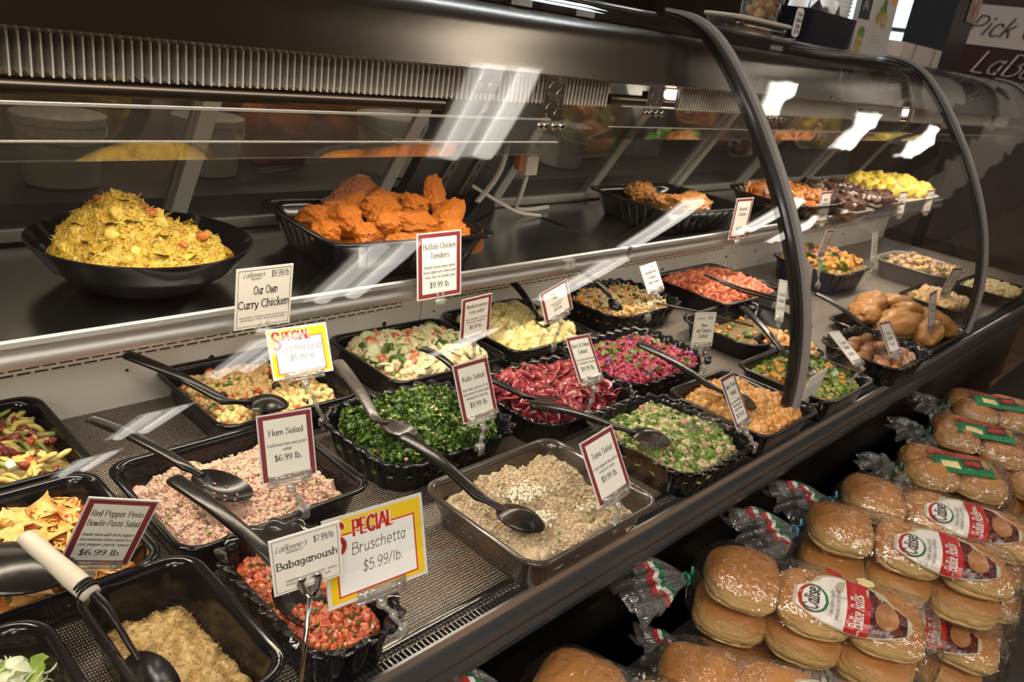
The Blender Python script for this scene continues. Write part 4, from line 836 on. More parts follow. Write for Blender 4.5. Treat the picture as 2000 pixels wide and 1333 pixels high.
heap('chicken_breast', [c[5] for c in cb], 'chicken', 'roasted chicken breasts on the far platter', [c[:5] for c in cb], breast, ROAST)

# upper shelf ----------------------------------------------------------------
ZS = .25
# curry bowl (round, ribbed outside)
bx, by, br = .545, 1.315, .186; BS = np.diag([.925, .925, 1.])
bt = MB(); prof = [(.085, 0), (.09, .001), (.115, .012), (.118, .017), (.135, .024), (.139, .030), (.157, .041), (.161, .048), (.180, .071), (br, .080), (br + .002, .083), (br - .002, .0845), (.178, .078), (.160, .055), (.13, .03), (.085, .012), (.001, .010)]
bt.lathe(prof, (0, 0, 0), 72); bt.xf(BS, (bx, by, ZS)); tag(bt.build('serving_bowl', mat('black_melamine', (.007, .007, .008), .12), sharp=1.), 'wide round black bowl of curry chicken on the near shelf', 'bowl')
def curryH(x, y):
    r = np.hypot(x, y); return .056 + .058 * np.exp(-(((x + .045) / .075) ** 2 + ((y - .02) / .085) ** 2)) + .040 * np.clip(1 - (r / .155) ** 2, 0, 1)
m = MB(); nr, na = 230, 680; rad = np.linspace(0, 1, nr); th = np.linspace(0, 2 * PI, na, endpoint=False)
X = (rad[:, None] * .155 * np.cos(th)).ravel(); Y = (rad[:, None] * .155 * np.sin(th)).ravel()
def bowlz(r): return np.interp(r, [0, .085, .13, .160, .178, .186], [.012, .014, .032, .057, .080, .086])
def cH(X, Y):
    P = np.stack([X, Y, X * 0], 1); r = np.hypot(X, Y)
    W = P.copy(); W[:, 0] += .014 * fbm(P, 22, 61, 2); W[:, 1] += .014 * fbm(P, 22, 71, 2)
    w1 = np.abs(fbm(W, 26, 4, 2)); w2 = np.abs(fbm(W, 62, 14, 2)); w3 = np.abs(fbm(W + W[:, ::-1] * .2, 140, 24, 2))
    h = curryH(X, Y) + .020 * (1 - w1) ** 2 + .009 * (1 - w2) ** 2 + .0035 * (1 - w3) + .002 * fbm(P, 300, 5, 2) - .035 * np.clip((r / .155 - .85) / .15, 0, 1) ** 2 - .020
    return np.maximum(h, bowlz(r) + .001)
I = np.arange(nr - 1)[:, None] * na + np.arange(na)[None]; J = np.arange(nr - 1)[:, None] * na + (np.arange(na)[None] + 1) % na
m.add(np.stack([X, Y, cH(X, Y)], 1), np.stack([I, I + na, J + na, J], -1).reshape(-1, 4)[:, ::-1].copy())
for key, cnt, size, mm, lift, tilt in (('big', 26, .011, (0, 1), -.3, None), ('flat', 34, .016, (0, 1, 0), .0, .3), ('rod', 420, .0085, (0, 1), .1, .5), ('strand', 420, .0085, (0, 1, 0), .05, .5), ('lump', 300, .0040, (0, 1, 0), .1, None), ('crumb', 1300, .0020, (0, 1, 0, 0), .2, None), ('crumb', 2600, .0011, (2,), .8, None), ('dice', 14, .010, (3,), .1, .4)):
    xy = rng.uniform(-.15, .15, (int(cnt * 1.27), 2)); xy = xy[np.hypot(*xy.T) < .143]; n = len(xy); sz = size * rng.uniform(.7, 1.3, n)
    P = np.stack([xy[:, 0], xy[:, 1], cH(xy[:, 0], xy[:, 1]) + sz * lift], 1); tm = T[key]; pk = rng.integers(0, len(tm), n); mk = rng.integers(0, len(mm), n)
    for i in range(len(tm)):
        for j in range(len(mm)):
            se = (pk == i) & (mk == j)
            if se.any(): m.inst(tm[i], P[se], sz[se], mm[j], tilt=tilt)
m.xf(BS, (bx, by, ZS)); tag(m.build('curry_chicken', [CURRY, CURRY2, CURG, CURT], loc=(bx, by, ZS + .012)), 'yellow shredded curry chicken heaped in the round black bowl', 'salad', kind='stuff')
# buffalo tenders tray
def ribbed(key, *a, **k):
    p = Pan(*a, **k); b = MB(); n = 7
    o0, o1 = p.wall + p.lip - .0005, p.lip + .0025
    for sx in (-1, 1):
        for i in range(n):
            t_ = (i - (n - 1) / 2) / n * 1.5; b.tube([(sx * (p.a - o0), t_ * (p.b - o0), .003), (sx * (p.a - o1), t_ * (p.b - o1), p.h - .010)], .0009, 5)
            b.tube([(t_ * (p.a - o0), sx * (p.b - o0), .003), (t_ * (p.a - o1), sx * (p.b - o1), p.h - .010)], .0009, 5)
    b.xf(RZ(p.rot), (p.c[0], p.c[1], p.z)); b.build('rib', BLK2, p.obj, smooth=False); return p
GT = 'deep black trays on the upper shelf'
p = ribbed('buf', 1.035, 1.32, .40, .345, 'deep black tray of orange buffalo chicken tenders on the near shelf', h=.082, z=ZS, rot=-.10, r=.05, wall=.03, lip=.016, name='deli_tray', group=GT)
TEND = fm('buffalo_crust', (.80, .28, .018), (.66, .15, .010), .30, .35, scale=24, bump=.8, bscale=220); TEND2 = fm('browned_crust', (.25, .06, .02), (.45, .14, .03), .22, .6, scale=40, bump=.6, bscale=200)
ICO6 = ico(6)
def tender(i):
    V, F = ICO6; V = V.copy(); V = V * (1 + .22 * fbm(V, 1.5, 40 + i, 2) + .10 * fbm(V, 4., 50 + i, 3) + .10 * (.6 - np.abs(fbm(V, 5.5, 60 + i, 2))) + .075 * (.5 - np.abs(fbm(V, 11., 70 + i, 3))) + .012 * fbm(V, 34, 80 + i, 2))[:, None]
    V = V * np.array([1., .62, .50]); V[:, 2] += .16 * np.cos(V[:, 0] * 2.2 + i) - .1; return one((V, F))
tn_ = [(.915, 1.375, .33, .052, 1.9, 'left end, back'), (.950, 1.335, .338, .056, 1.4, 'second from the left end'), (.895, 1.305, .325, .050, .9, 'left end, front'), (.995, 1.385, .345, .055, .2, 'back row, left of the browned one'), (1.060, 1.405, .348, .050, .1, 'back row, middle'),
       (1.015, 1.275, .343, .062, 1.25, 'big glossy one in the middle front'), (1.060, 1.34, .350, .056, .3, 'centre of the heap'), (1.115, 1.40, .345, .050, -.3, 'back row, right of the middle'), (1.150, 1.345, .352, .054, .4, 'right of the centre'), (1.200, 1.335, .372, .046, 1.3, 'standing up at the right end'),
       (1.185, 1.28, .345, .056, .2, 'right end, front'), (1.095, 1.27, .335, .055, -.5, 'front row, behind the price sign'), (1.14, 1.215, .318, .052, .1, 'front right corner, low'), (.965, 1.255, .322, .045, .3, 'front row, left'), (1.02, 1.215, .315, .045, .1, 'low against the front wall'), (1.17, 1.40, .335, .048, .7, 'back right corner'), (1.19, 1.19, .306, .035, .3, 'flat scrap in the front right corner')]
for i, (x, y, z, s_, rz, q) in enumerate(tn_):
    o = tender(i).build('chicken_tender', TEND, loc=(0, 0, 0)); o.location = (x, y, z - .004); o.scale = (s_ * .88,) * 3; o.rotation_euler = (rng.uniform(-.3, .3), rng.uniform(-.35, .35) - (1.0 if 'standing' in q else 0), rz)
    tag(o, 'orange buffalo chicken tender, ' + q, 'chicken tender', 'buffalo chicken tenders')
o = tender(30).build('chicken_tender', TEND2, loc=(0, 0, 0)); o.location = (1.035, 1.425, .362); o.scale = (.055,) * 3; o.rotation_euler = (0, -.2, .1); tag(o, 'dark browned glossy chicken piece on top at the back of the tender heap', 'chicken tender', 'buffalo chicken tenders')
p.food('orange sauce pooled under the tenders', [TEND, TEND2], .03, .006, .004, items=(), seed=30, name='sauce', cat='sauce', full=.93)
p = ribbed('ch', 2.13, 1.315, .43, .33, 'deep black tray with two roasted chicken breasts on the middle shelf', h=.075, z=ZS, rot=-.05, r=.05, wall=.03, lip=.016, name='deli_tray', group=GT)
ROAST2 = fm('herb_roast_chicken', (.66, .30, .06), (.24, .07, .02), .28, .5, scale=30, bump=.6, bscale=160)
for i, (x, y, z, s_, rz, q) in enumerate(((2.10, 1.40, .325, .070, .3, 'back'), (2.13, 1.27, .325, .088, -.25, 'front'))):
    o = tender(40 + i).build('roasted_chicken_breast', ROAST2, loc=(0, 0, 0)); o.location = (x, y, z); o.scale = (s_, s_, s_ * .8); o.rotation_euler = (0, 0, rz); tag(o, 'charred herb roasted chicken breast, the %s one in the middle shelf tray' % q, 'chicken', 'roasted breasts in the middle shelf tray')
p.food('green salad leaves under the roasted breasts', [DGRN, SPIN, GRN], .02, .006, .004, items=(('leaf', 160, .018, (1, 2), .3, .5),), seed=31, name='leaf_bed', cat='greens')
p = Pan(2.85, 1.28, .40, .34, 'oval black bowl of sweet potato wedges on the middle shelf', h=.06, z=ZS, r=.12, sc=.003, name='deli_bowl', wall=.03)
WEDGE = fm('roasted_wedge', (.66, .24, .04), (.36, .10, .02), .3, .4, scale=40)
p.food('caramelised orange sweet potato wedges', [WEDGE, SWEET, BRK], .045, .025, .008, items=(('pod', 160, .026, (0, 1, 0), .5, .7), ('cube', 160, .014, (0, 2), .5, None)), seed=32, name='potato_wedges', cat='food')
DARKF = fm('dark_glazed_meat', (.05, .018, .012), (.09, .03, .018), .6, 0); ICING = fm('pale_crumble', (.68, .60, .5), (.5, .4, .32))
p = Pan(3.10, 1.27, .20, .40, 'clear edged tray of dark brown slices on the middle shelf', h=.035, z=ZS, r=.02, m=mat('smoke_tray', (.25, .23, .2), .2), name='deli_tray')
p.food('dark brown glazed slices', [DARKF, ICING], .03, .016, .006, items=(('cube', 70, .022, (0,), .3, .4), ('crumb', 90, .006, (1,), 2.4, None)), seed=33, name='glazed_slices', cat='food')
p = Pan(3.46, 1.28, .34, .36, 'flat dark platter of frosted dark squares on the far shelf', h=.03, z=ZS, r=.03, name='serving_platter')
p.food('dark squares topped with white frosting crumbs', [DARKF, ICING, DARKF], .028, .012, .004, items=(('cube', 110, .023, (0, 2), .3, .3), ('crumb', 260, .008, (1,), 2., None)), seed=34, name='frosted_squares', cat='food')
YEL = fm('yellow_fruit', (.82, .60, .06), (.86, .70, .15), .3); 
p = Pan(3.92, 1.29, .50, .34, 'wide platter of yellow fruit and nuts on the far shelf', h=.03, z=ZS, r=.06, name='serving_platter', m=mat('white_platter', (.6, .58, .54), .3))
p.food('yellow fruit chunks beside golden granola clusters', [NUT, YEL, CHICK, BRK], .03, .035, .010, items=(('big', 150, .026, (1,), .3, None), ('cube', 240, .013, (2, 3, 2), .9, None, .7)), seed=35, name='fruit_and_nuts', cat='food')
p = Pan(3.55, .95, .34, .30, 'steel grey bowl of dark salad near the far end under the shelf', h=.07, r=.08, m=mat('grey_bowl', (.16, .15, .15), .3), name='deli_bowl')
p.food('brown grain salad near the far end', [OLIVE, BRK, CHICK], .05, .02, .008, items=(('lump', 260, .012, (1, 2, 0), .4, None),), seed=36)
p = Pan(3.62, .68, .32, .22, 'last black pan before the far glass joint', h=.05, group=G1, r=.04)
p.food('pale crumbly salad in the last front pan', [CHBASE, BRP, NUT], .035, .014, .006, items=(('lump', 240, .009, (1, 2), .4, None),), seed=37)
# ------------------------------------------------------------------ spoons
def spoon(label, E, Nk, B, bl=.042, bw=.03, flip=False, holes=False, mh=None, mb_=None, hw=.0085, grip=None, slot=False, name='serving_spoon', dent=0):
    E, Nk, B = map(np.array, (E, Nk, B)); mh = mh or BLK2; mb_ = mb_ or mh
    t = thing(name, label, 'spoon', tuple(B), 'serving spoons in the salads')
    d = Nk - E; L = np.linalg.norm(d); d = d / L; side = np.cross(d, [0, 0, 1.]); side /= np.linalg.norm(side); up = np.cross(side, d)
    b = MB(); loops = []
    s0 = .0 if grip is None else grip
    for s in np.concatenate([[0, .012, .03], np.linspace(.08, 1, 12)]):
        if grip is not None and s < grip: continue
        w_ = hw * 1.12 * (1 - .22 * s) * (.45 if s == 0 else .85 if s == .012 else 1); h_ = .0042 * (.6 if s == 0 else 1)
        c = E + d * L * s + up * .006 * math.sin(s * PI)
        th = np.linspace(0, 2 * PI, 12, endpoint=False); cx = np.sign(np.cos(th)) * np.abs(np.cos(th)) ** .6 * w_; cy = np.sign(np.sin(th)) * np.abs(np.sin(th)) ** .6 * h_
        loops.append(c + cx[:, None] * side + cy[:, None] * up)
    e = B - Nk; Le = np.linalg.norm(e); e = e / Le
    for s in (.35, .7, 1.0):
        c = Nk + (B - Nk) * s * max(0.1, 1 - bl * .75 / Le); th = np.linspace(0, 2 * PI, 12, endpoint=False); loops.append(c + (np.cos(th) * hw * .65)[:, None] * side + (np.sin(th) * .0035)[:, None] * up)
    b.loft(loops)
    if grip is None: b.box(E + d * L * .45 + up * .009, (.001, .001, .001))
    b.build('handle', mh, t, sharp=1.)
    if slot:
        sb = MB(); q = [E + d * (.012 + .03 * k / 6) + up * .0048 for k in range(7)]; sb.tube(q, .0028, 8, flat=.25); sb.build('hanging_slot', mat('slot_see_through', (.55, .40, .32), .5), t)
    if grip is not None:
        gb = MB(); th = np.linspace(0, 2 * PI, 16, endpoint=False); G = []
        for s, r in ((0, .35), (.01, .6), (.04, .78), (.2, .85), (.45, .85), (.75, .95), (.92, .92), (1, .8)):
            c = E + d * L * grip * s; G.append(c + (np.cos(th) * .0135 * r)[:, None] * side + (np.sin(th) * .009 * r)[:, None] * up)
        gb.loft(G); gb.build('grip', mat('beige_grip', (.55, .49, .40), .45), t)
        gb = MB(); c = E + d * L * grip
        for k in range(3): gb.tube([c - d * (.016 - .004 * k), c - d * (.0135 - .004 * k)], .0122, 14)
        gb.build('grip_ring', BLK2, t)
    # bowl
    e = B - Nk; e[2] *= .5; e /= np.linalg.norm(e); sd = np.cross(e, [0, 0, 1.]); sd /= np.linalg.norm(sd); u = np.cross(sd, e)
    nu, nv = 14, 28; F = []; V = []
    for lay, o in ((1, 0), (.93, .0018)):
        for i in range(nu):
            q = i / (nu - 1)
            for j in range(nv):
                a = 2 * PI * j / nv; x = bl * q * math.cos(a) * (1.0 if math.cos(a) > 0 else 1.05); y = bw * q * math.sin(a) * (1 - .12 * math.cos(a))
                z = -(1 - q * q) * .016 + (o if lay < 1 else 0)
                if flip: z = -z
                V.append(B + e * x + sd * y + u * z)
    b = MB(); n1 = nu * nv
    for L_ in (0, n1):
        for i in range(nu - 1):
            for j in range(nv):
                k = (j + 1) % nv; f = (L_ + i * nv + j, L_ + (i + 1) * nv + j, L_ + (i + 1) * nv + k, L_ + i * nv + k); F.append(f if L_ else f[::-1])
    for j in range(nv): k = (j + 1) % nv; i = (nu - 1) * nv; F.append((i + j, i + k, n1 + i + k, n1 + i + j))
    b.add(V, F); bo = b.build('bowl', mb_, t, sharp=1.2)
    if holes:
        hb = MB()
        for (hx, hy) in ((-.02, .012), (-.006, .017), (.008, .016), (.02, .010), (-.022, -.002), (-.008, .003), (.006, .001), (.02, -.004), (-.012, -.013), (.004, -.015)):
            c = B + e * hx * 1.1 + sd * hy * 1.1; zz = -(1 - (hx * 1.1 / bl) ** 2 - (hy * 1.1 / bw) ** 2) * .016
            if flip: zz = -zz
            hb.merge(MB().lathe([(.0001, .0), (.0026, .0)], (0, 0, 0), 10).xf(np.stack([e, sd, u], 1)), t=c + u * (zz + .0026 + (0 if not flip else .0)))
        hb.build('hole', HAM2, bo)
    return t
SPN = {
'ham': [(0.372, 1.097, 0.14), (0.445, 0.95, 0.11), (0.483, 0.918, 0.082)], 'brus': [(0.394, 0.884, 0.145), (0.437, 0.718, 0.11), (0.455, 0.665, 0.062)],
'chick': [(0.489, 1.264, 0.15), (0.582, 1.103, 0.11), (0.668, 1.117, 0.078)], 'kale': [(0.782, 1.083, 0.15), (0.757, 0.929, 0.11), (0.788, 0.905, 0.095)],
'tuna': [(0.726, 0.826, 0.14), (0.756, 0.678, 0.1), (0.800, 0.626, 0.074)], 'feta': [(0.996, 1.102, 0.125), (1.015, 1.026, 0.11), (1.035, 0.985, 0.09)],
'beet': [(1.0, 0.998, 0.12), (1.065, 0.876, 0.1), (1.115, 0.856, 0.085)], 'broc': [(0.994, 0.802, 0.135), (1.114, 0.705, 0.105), (1.177, 0.658, 0.085)],
'pot': [(1.454, 1.32, 0.15), (1.43, 1.198, 0.11), (1.434, 1.162, 0.085)], 'pasta': [(1.704, 1.279, 0.15), (1.716, 1.179, 0.11), (1.718, 1.155, 0.09)],
'sweet': [(1.436, 0.887, 0.135), (1.453, 0.706, 0.105), (1.485, 0.645, 0.088)], 'spin': [(1.93, 0.902, 0.14), (1.804, 0.706, 0.105), (1.819, 0.659, 0.085)],
'meat': [(2.265, 0.85, 0.15), (2.241, 0.685, 0.11), (2.266, 0.635, 0.09)], 'baba': [(0.212, 0.845, 0.155), (0.252, 0.722, 0.118), (0.272, 0.662, 0.05)]}
spoon('black slotted plastic spoon resting in the pink ham salad', *SPN['ham'], bl=.043, bw=.034, holes=True, hw=.0095)
spoon('long black plastic spoon with a hanging slot reaching into the bruschetta', *SPN['brus'], slot=True, hw=.0105)
spoon('black plastic spoon lying face down in the chickpea salad', *SPN['chick'], bl=.043, bw=.031, flip=True, hw=.011)
GRYS = mat('worn_grey_spoon', (.045, .036, .032), .3, bump=.3, bscale=200, coat=.2)
spoon('worn grey spoon standing in the middle of the kale salad', *SPN['kale'], bl=.032, bw=.025, mh=GRYS, hw=.0105)
spoon('black plastic spoon dug into the tuna salad', *SPN['tuna'], bl=.038, bw=.031, flip=True, hw=.0115)
spoon('black spoon handle leaning on the feta salad edge', *SPN['feta'], bl=.02, bw=.016)
spoon('dark spoon lying on the red beet salad', *SPN['beet'], bl=.044, bw=.024, mb_=mat('smoke_spoon', (.06, .03, .03), .2, coat=.3))
spoon('black plastic spoon lying across to the broccoli salad', *SPN['broc'], bl=.04, bw=.03, hw=.0125, flip=True)
spoon('black spoon standing in the yellow potato salad', *SPN['pot'], bl=.02, bw=.018, hw=.01)
spoon('black spoon standing in the pasta salad with carrots', *SPN['pasta'], bl=.022, bw=.02, hw=.01)
t_ = spoon('long black plastic spoon reaching from the pink quinoa bowl into the sweet potato salad', *SPN['sweet'], bl=.036, bw=.028, hw=.0125, flip=True)
spoon('black spoon reaching into the spinach salad behind the glass joint', *SPN['spin'], hw=.010, bl=.034)
spoon('black spoon handle reaching into the roasted potatoes', *SPN['meat'], hw=.011, bl=.034)
spoon('black spoon with a beige soft grip standing in the eggplant dip', *SPN['baba'], grip=.82, hw=.0055, bl=.038, bw=.027)
spoon('large black ladle lying face down on the bowtie pasta', (.06, .96, .15), (.15, .90, .115), (.208, .868, .098), bl=.062, bw=.048, flip=True)
b = MB(); b.tube([(2.13, 1.13, .13), (2.20, 1.05, .10), (2.33, .93, .075)], .004, 8); b.tube([(2.13, 1.14, .13), (2.23, 1.06, .10), (2.36, .94, .075)], .004, 8)
tag(b.build('serving_tongs', BLK2), 'black tongs crossing the nearly empty pan towards the far food', 'tongs')
b = MB(); b.tube([(1.74, 1.045, .13), (1.84, .97, .115), (2.02, .90, .07)], .003, 8); tag(b.build('skewer_rod', DARKM), 'thin dark serving fork handle lying over the nearly empty pan', 'fork')

# ------------------------------------------------------------------ signs
GS, GP = 'burgundy framed price signs', 'plain white price signs'
sign('curry', 'plain white price sign for curry chicken clipped to the shelf rail', 'plain', logo(-.19, .355, .075) + [('$9.99/lb', .27, .33, .10, 'sans', {'xs': .62, 'weight': .9, 'maxw': 99}), ('Our Own', .02, .07, .125, 'slab', {'xs': .62, 'maxw': 99}), ('Curry Chicken', .0, -.155, .125, 'slab', {'maxw': .088}), ('curry powder, tomatoes, onions, roasted garlic,', 0, -.32, .032, 'serifi', {'maxw': .084}), ('greek yogurt, cream, herbs and seasoning', 0, -.365, .032, 'serifi', {'maxw': .078})], 'rail', GP)
sign('special_chickpea', 'yellow special sign handwritten for chickpea salad', 'special', [('chic Pea Salad', .04, .02, .12, 'hand', {'maxw': .068}), ('$5.99/lb', 0.02, -.17, .11, 'hand', {'maxw': .042})], 'bar', 'yellow special signs', foot=(.735, 1.045, .062))
sign('buffalo', 'burgundy framed price sign for buffalo chicken tenders on the shelf rail', 'red', red(['Buffalo Chicken', 'Tenders'], ['Boneless chicken breast tenders', 'batter dipped and covered with', "Frank's Red Hot buffalo sauce"], '$9.99 lb.'), 'rail', GS)
sign('feta', 'burgundy framed price sign for Mediterranean feta salad, washed with glare', 'red', red(['Mediterranean', 'Feta salad'], ['Diced cucumbers, tomatoes', 'with onions, vinaigrette'], '$6.99 lb.'), 'bar', GS, foot=(1.13, 1.085, .064))
sign('potato', 'burgundy framed price sign above the yellow potato and egg salad', 'red', red(['Potato & Egg', 'Salad'], ['Potatoes, eggs and celery', 'with mayonnaise'], '$4.99 lb.'), 'bar', GS, foot=(1.39, 1.085, .064))
sign('pasta', 'plain white price sign above the pasta salad with orange pieces', 'plain', [('Sausage and', 0, .16, .10, 'slab'), ('Arugula', 0, -.02, .10, 'slab'), ('Pasta Salad', 0, -.2, .10, 'slab')] + [('$8.99', .2, .33, .06, 'sans')], 'bar', GP, foot=(1.80, 1.10, .066))
sign('kale', 'burgundy framed price sign for kale salad', 'red', red(['Kale Salad'], ['Kale, onions, pine nuts & red', 'onion tossed in lemon apple', 'vinaigrette dressing'], '$9.99 lb'), 'bar', GS, foot=(.905, .825, .068))
sign('beet', 'burgundy framed price sign for beet and onion salad', 'red', red(['Beet & Onion', 'Salad'], ['Thin sliced beets, with fresh onion', 'in a vinaigrette dressing'], '$4.99 lb.'), 'bar', GS, foot=(1.185, .81, .066))
sign('tuna', 'burgundy framed price sign for tuna salad by the front glass', 'red', red(['Tuna Salad'], ['Fresh chopped tuna with a', 'crunch of celery'], '$9.99 lb.'), 'bar', GS, foot=(.925, .545, .066))
sign('ham', 'burgundy framed price sign for ham salad', 'red', red(['Ham Salad'], ['Traditional ham and pickle', 'salad'], '$6.99 lb.'), 'bar', GS, foot=(.56, .83, .068))
sign('pepper', 'slanting burgundy framed price sign for red pepper bowtie pasta', 'red', red(['Red Pepper Pesto', 'Bowtie Pasta Salad'], ['Bowtie pasta with fresh peppers', 'and parmesan cheese tossed in a', 'red pepper pesto sauce'], '$6.99 lb.'), 'bar', GS, foot=(.27, .838, .066))
sign('bruschetta', 'large yellow special sign handwritten for bruschetta', 'special', [('Bruschetta', .02, .03, .13, 'hand', {'maxw': .085}), ('$5.99/lb.', 0.04, -.2, .12, 'hand', {'maxw': .06})], 'bar', 'yellow special signs', foot=(.525, .562, .066))
sign('baba', 'plain white price sign on a metal pole for babaganoush', 'plain', logo(-.2, .27, .10) + [('$7.99/lb', .26, .27, .105, 'sans', {'xs': .62, 'maxw': 99}), ('Babaganoush', .0, -.05, .125, 'slab', {'maxw': .064}), ('eggplant, roasted garlic, tahini,', .05, -.3, .045, 'serifi', {'maxw': .055}), ('lemon juice, olive oil, salt', 0, -.37, .045, 'serifi', {'maxw': .05})], 'pole', GP, foot=(.372, .545, .004))
sign('quinoa', 'plain cream price sign above the scalloped pink quinoa bowl', 'plain', [("LaBonne's", -.2, .3, .07, 'script', {'xs': .7, 'maxw': 99}), ('$9.99', .25, .3, .08, 'sans', {'xs': .7, 'maxw': 99}), ('Beet', 0, .08, .09, 'slab', {}), ('and Quinoa', 0, -.08, .11, 'slab', {'maxw': .045}), ('Salad', 0, -.24, .11, 'slab', {})], 'bar', GP, foot=(1.625, .815, .068))
sign('sweet', 'narrow burgundy framed price sign for sweet potato salad by the glass', 'red', red(['Sweet Potato', 'Salad'], ['Fresh sweet potatoes', 'with celery and', 'maple dressing'], '$5.99 lb'), 'bar', GS, foot=(1.375, .548, .066))
for k, q, ln in (('s1', 'burgundy framed price sign on the shelf rail under the roasted breasts', ['Roasted', 'Chicken']), ('s2', 'burgundy framed price sign on the shelf rail below the sweet potato wedges', ['Sweet', 'Potatoes']), ('s3', 'burgundy framed price sign on the rail below the frosted squares', ['Dessert', 'Squares']), ('s4', 'last burgundy framed price sign on the rail below the yellow fruit', ['Fruit', 'Salad'])):
    sign(k, q, 'red', [(ln[0], 0, .2, .09, 'serif'), (ln[1], 0, .07, .09, 'serif'), ('$9.95', 0, -.3, .09, 'serif')], 'rail', GS)
for k, q, kd, f in (('m1', 'leaning sign between the shelf rail and the squash salad', 'red', (2.50, .94, .12)), ('m2', 'narrow pale sign at the right edge of the blue black squash pan', 'plain', (2.95, .94, .09)), ('m3', 'thin upright sign standing just past the glass joint', 'red', (2.20, .84, .055)), ('m4', 'tilted sign on a pole behind the far golden chicken', 'red', (3.10, .70, .05)),
                    ('m5', 'dark narrow sign turned beside the golden chicken breasts', 'red', (2.60, .60, .03)), ('m6', 'white sign with a dark red patch above the spinach salad', 'plain', (1.905, .575, .066)), ('m7', 'burgundy framed sign in front of the roasted potatoes', 'red', (2.21, .58, .066)), ('m8', 'curled cream sign against the glass just past the joint', 'plain', (1.74, .57, .055)), ('m9', 'sliver of a sign behind the glass joint', 'plain', (1.93, .79, .05))):
    L = [('Fresh', 0, .1, .09, 'serif'), ('Salad', 0, -.05, .09, 'serif'), ('$7.99', 0, -.25, .08, 'serif')]
    t = sign(k, q, kd, L, 'bar', GS if kd == 'red' else GP, foot=f, bend=-.9 if k == 'm8' else 0)
# empty clip on the near shelf rail
b = MB(); b.box((1.455, 1.128, .240), (.03, .003, .022)); b.box((1.465, 1.124, .243), (.005, .006, .024)); b.box((1.448, 1.124, .243), (.005, .006, .024)); b.box((1.455, 1.136, .25), (.03, .018, .003))
tag(b.build('sign_clip', CLIPM, smooth=False), 'empty clear sign clip on the near shelf rail', 'clip')
# ------------------------------------------------------------------ bread shelf and bagged rolls
ZB = -.405
b = MB(); b.box((2.3, .215, ZB - .02), (4.6, .75, .04)); tag(b.build('bread_shelf', mat('dark_shelf', (.035, .03, .027), .4), smooth=False), 'dark low shelf along the front of the case holding the bagged rolls', 'shelf')
b = MB(); b.box((2.3, .24, (ZB - .04 + ZF) / 2), (4.6, .66, (ZB - .04 - ZF) - .002)); tag(b.build('shelf_cabinet', DARKM, smooth=False), 'dark cabinet base under the bread shelf', 'cabinet')
def crustm(name, top, side, rough=.42):
    m, nt, o = _nt(name); bs = N(nt, 'ShaderNodeBsdfPrincipled'); nt.links.new(bs.outputs[0], o.inputs[0]); setp(bs, Roughness=rough, Specular_IOR_Level=.35)
    tc = N(nt, 'ShaderNodeTexCoord'); sp = N(nt, 'ShaderNodeSeparateXYZ'); nt.links.new(tc.outputs['Generated'], sp.inputs[0])
    nz = N(nt, 'ShaderNodeTexNoise'); nz.inputs['Scale'].default_value = 3; nt.links.new(tc.outputs['Generated'], nz.inputs['Vector'])
    ad = N(nt, 'ShaderNodeMath', operation='MULTIPLY_ADD'); ad.inputs[1].default_value = .35; nt.links.new(nz.outputs[0], ad.inputs[0]); nt.links.new(sp.outputs[2], ad.inputs[2])
    r = N(nt, 'ShaderNodeValToRGB'); r.color_ramp.elements[0].position = .62; r.color_ramp.elements[0].color = c4(side); r.color_ramp.elements[1].position = 1.0; r.color_ramp.elements[1].color = c4(top)
    nt.links.new(ad.outputs[0], r.inputs[0]); nt.links.new(r.outputs[0], bs.inputs['Base Color'])
    n2 = N(nt, 'ShaderNodeTexNoise'); n2.inputs['Scale'].default_value = 14; nt.links.new(tc.outputs['Generated'], n2.inputs['Vector'])
    bp = N(nt, 'ShaderNodeBump'); bp.inputs['Strength'].default_value = .6; bp.inputs['Distance'].default_value = .004; nt.links.new(n2.outputs[0], bp.inputs['Height']); nt.links.new(bp.outputs[0], bs.inputs['Normal']); return m
CRUST = crustm('bulkie_crust', (.46, .20, .055), (.68, .47, .20)); CRUST2 = crustm('sub_crust', (.42, .19, .06), (.60, .38, .16))
ICO5b = ico(5)
def rollmesh(seed, sx, sy, sz):
    """soft bun: domed top, flat base, a torn seam running round the lower side"""
    V, F = ICO5b; V = V.copy(); xy = np.sign(V[:, :2]) * np.abs(V[:, :2]) ** .70; z = V[:, 2]
    h = np.where(z > 0, np.abs(z) ** .80, -np.abs(z) ** .55 * .85)
    V = np.stack([xy[:, 0], xy[:, 1], h], 1)
    nz = fbm(V, 1.6, seed, 2); seam = np.exp(-((h + .30 + .07 * nz) / .075) ** 2) * (.055 + .03 * fbm(V, 5, seed + 2, 2)); lip = np.exp(-((h + .14 + .07 * nz) / .10) ** 2) * .045
    V[:, :2] *= (1 - seam + lip)[:, None] * (1 + .035 * fbm(V, 1.3, seed, 2))[:, None]; V[:, 2] += .10 * fbm(V, 1.1, seed + 3, 2); V *= (1 + .012 * fbm(V, 7, seed, 2) - .018 * np.clip(.12 - np.abs(fbm(V, 2.6, seed + 8, 2)), 0, 1) * 6)[:, None]
    return V * np.array([sx, sy, sz]) * 1.03, F
FILM = clear('bag_film', (.985, .98, .97), .10, .07, bump=1.0, bscale=34, milky=.008, gain=.9)
FILM2 = clear('bag_tail_film', (.95, .95, .95), .12, .10, bump=1.0, bscale=45, milky=.06)
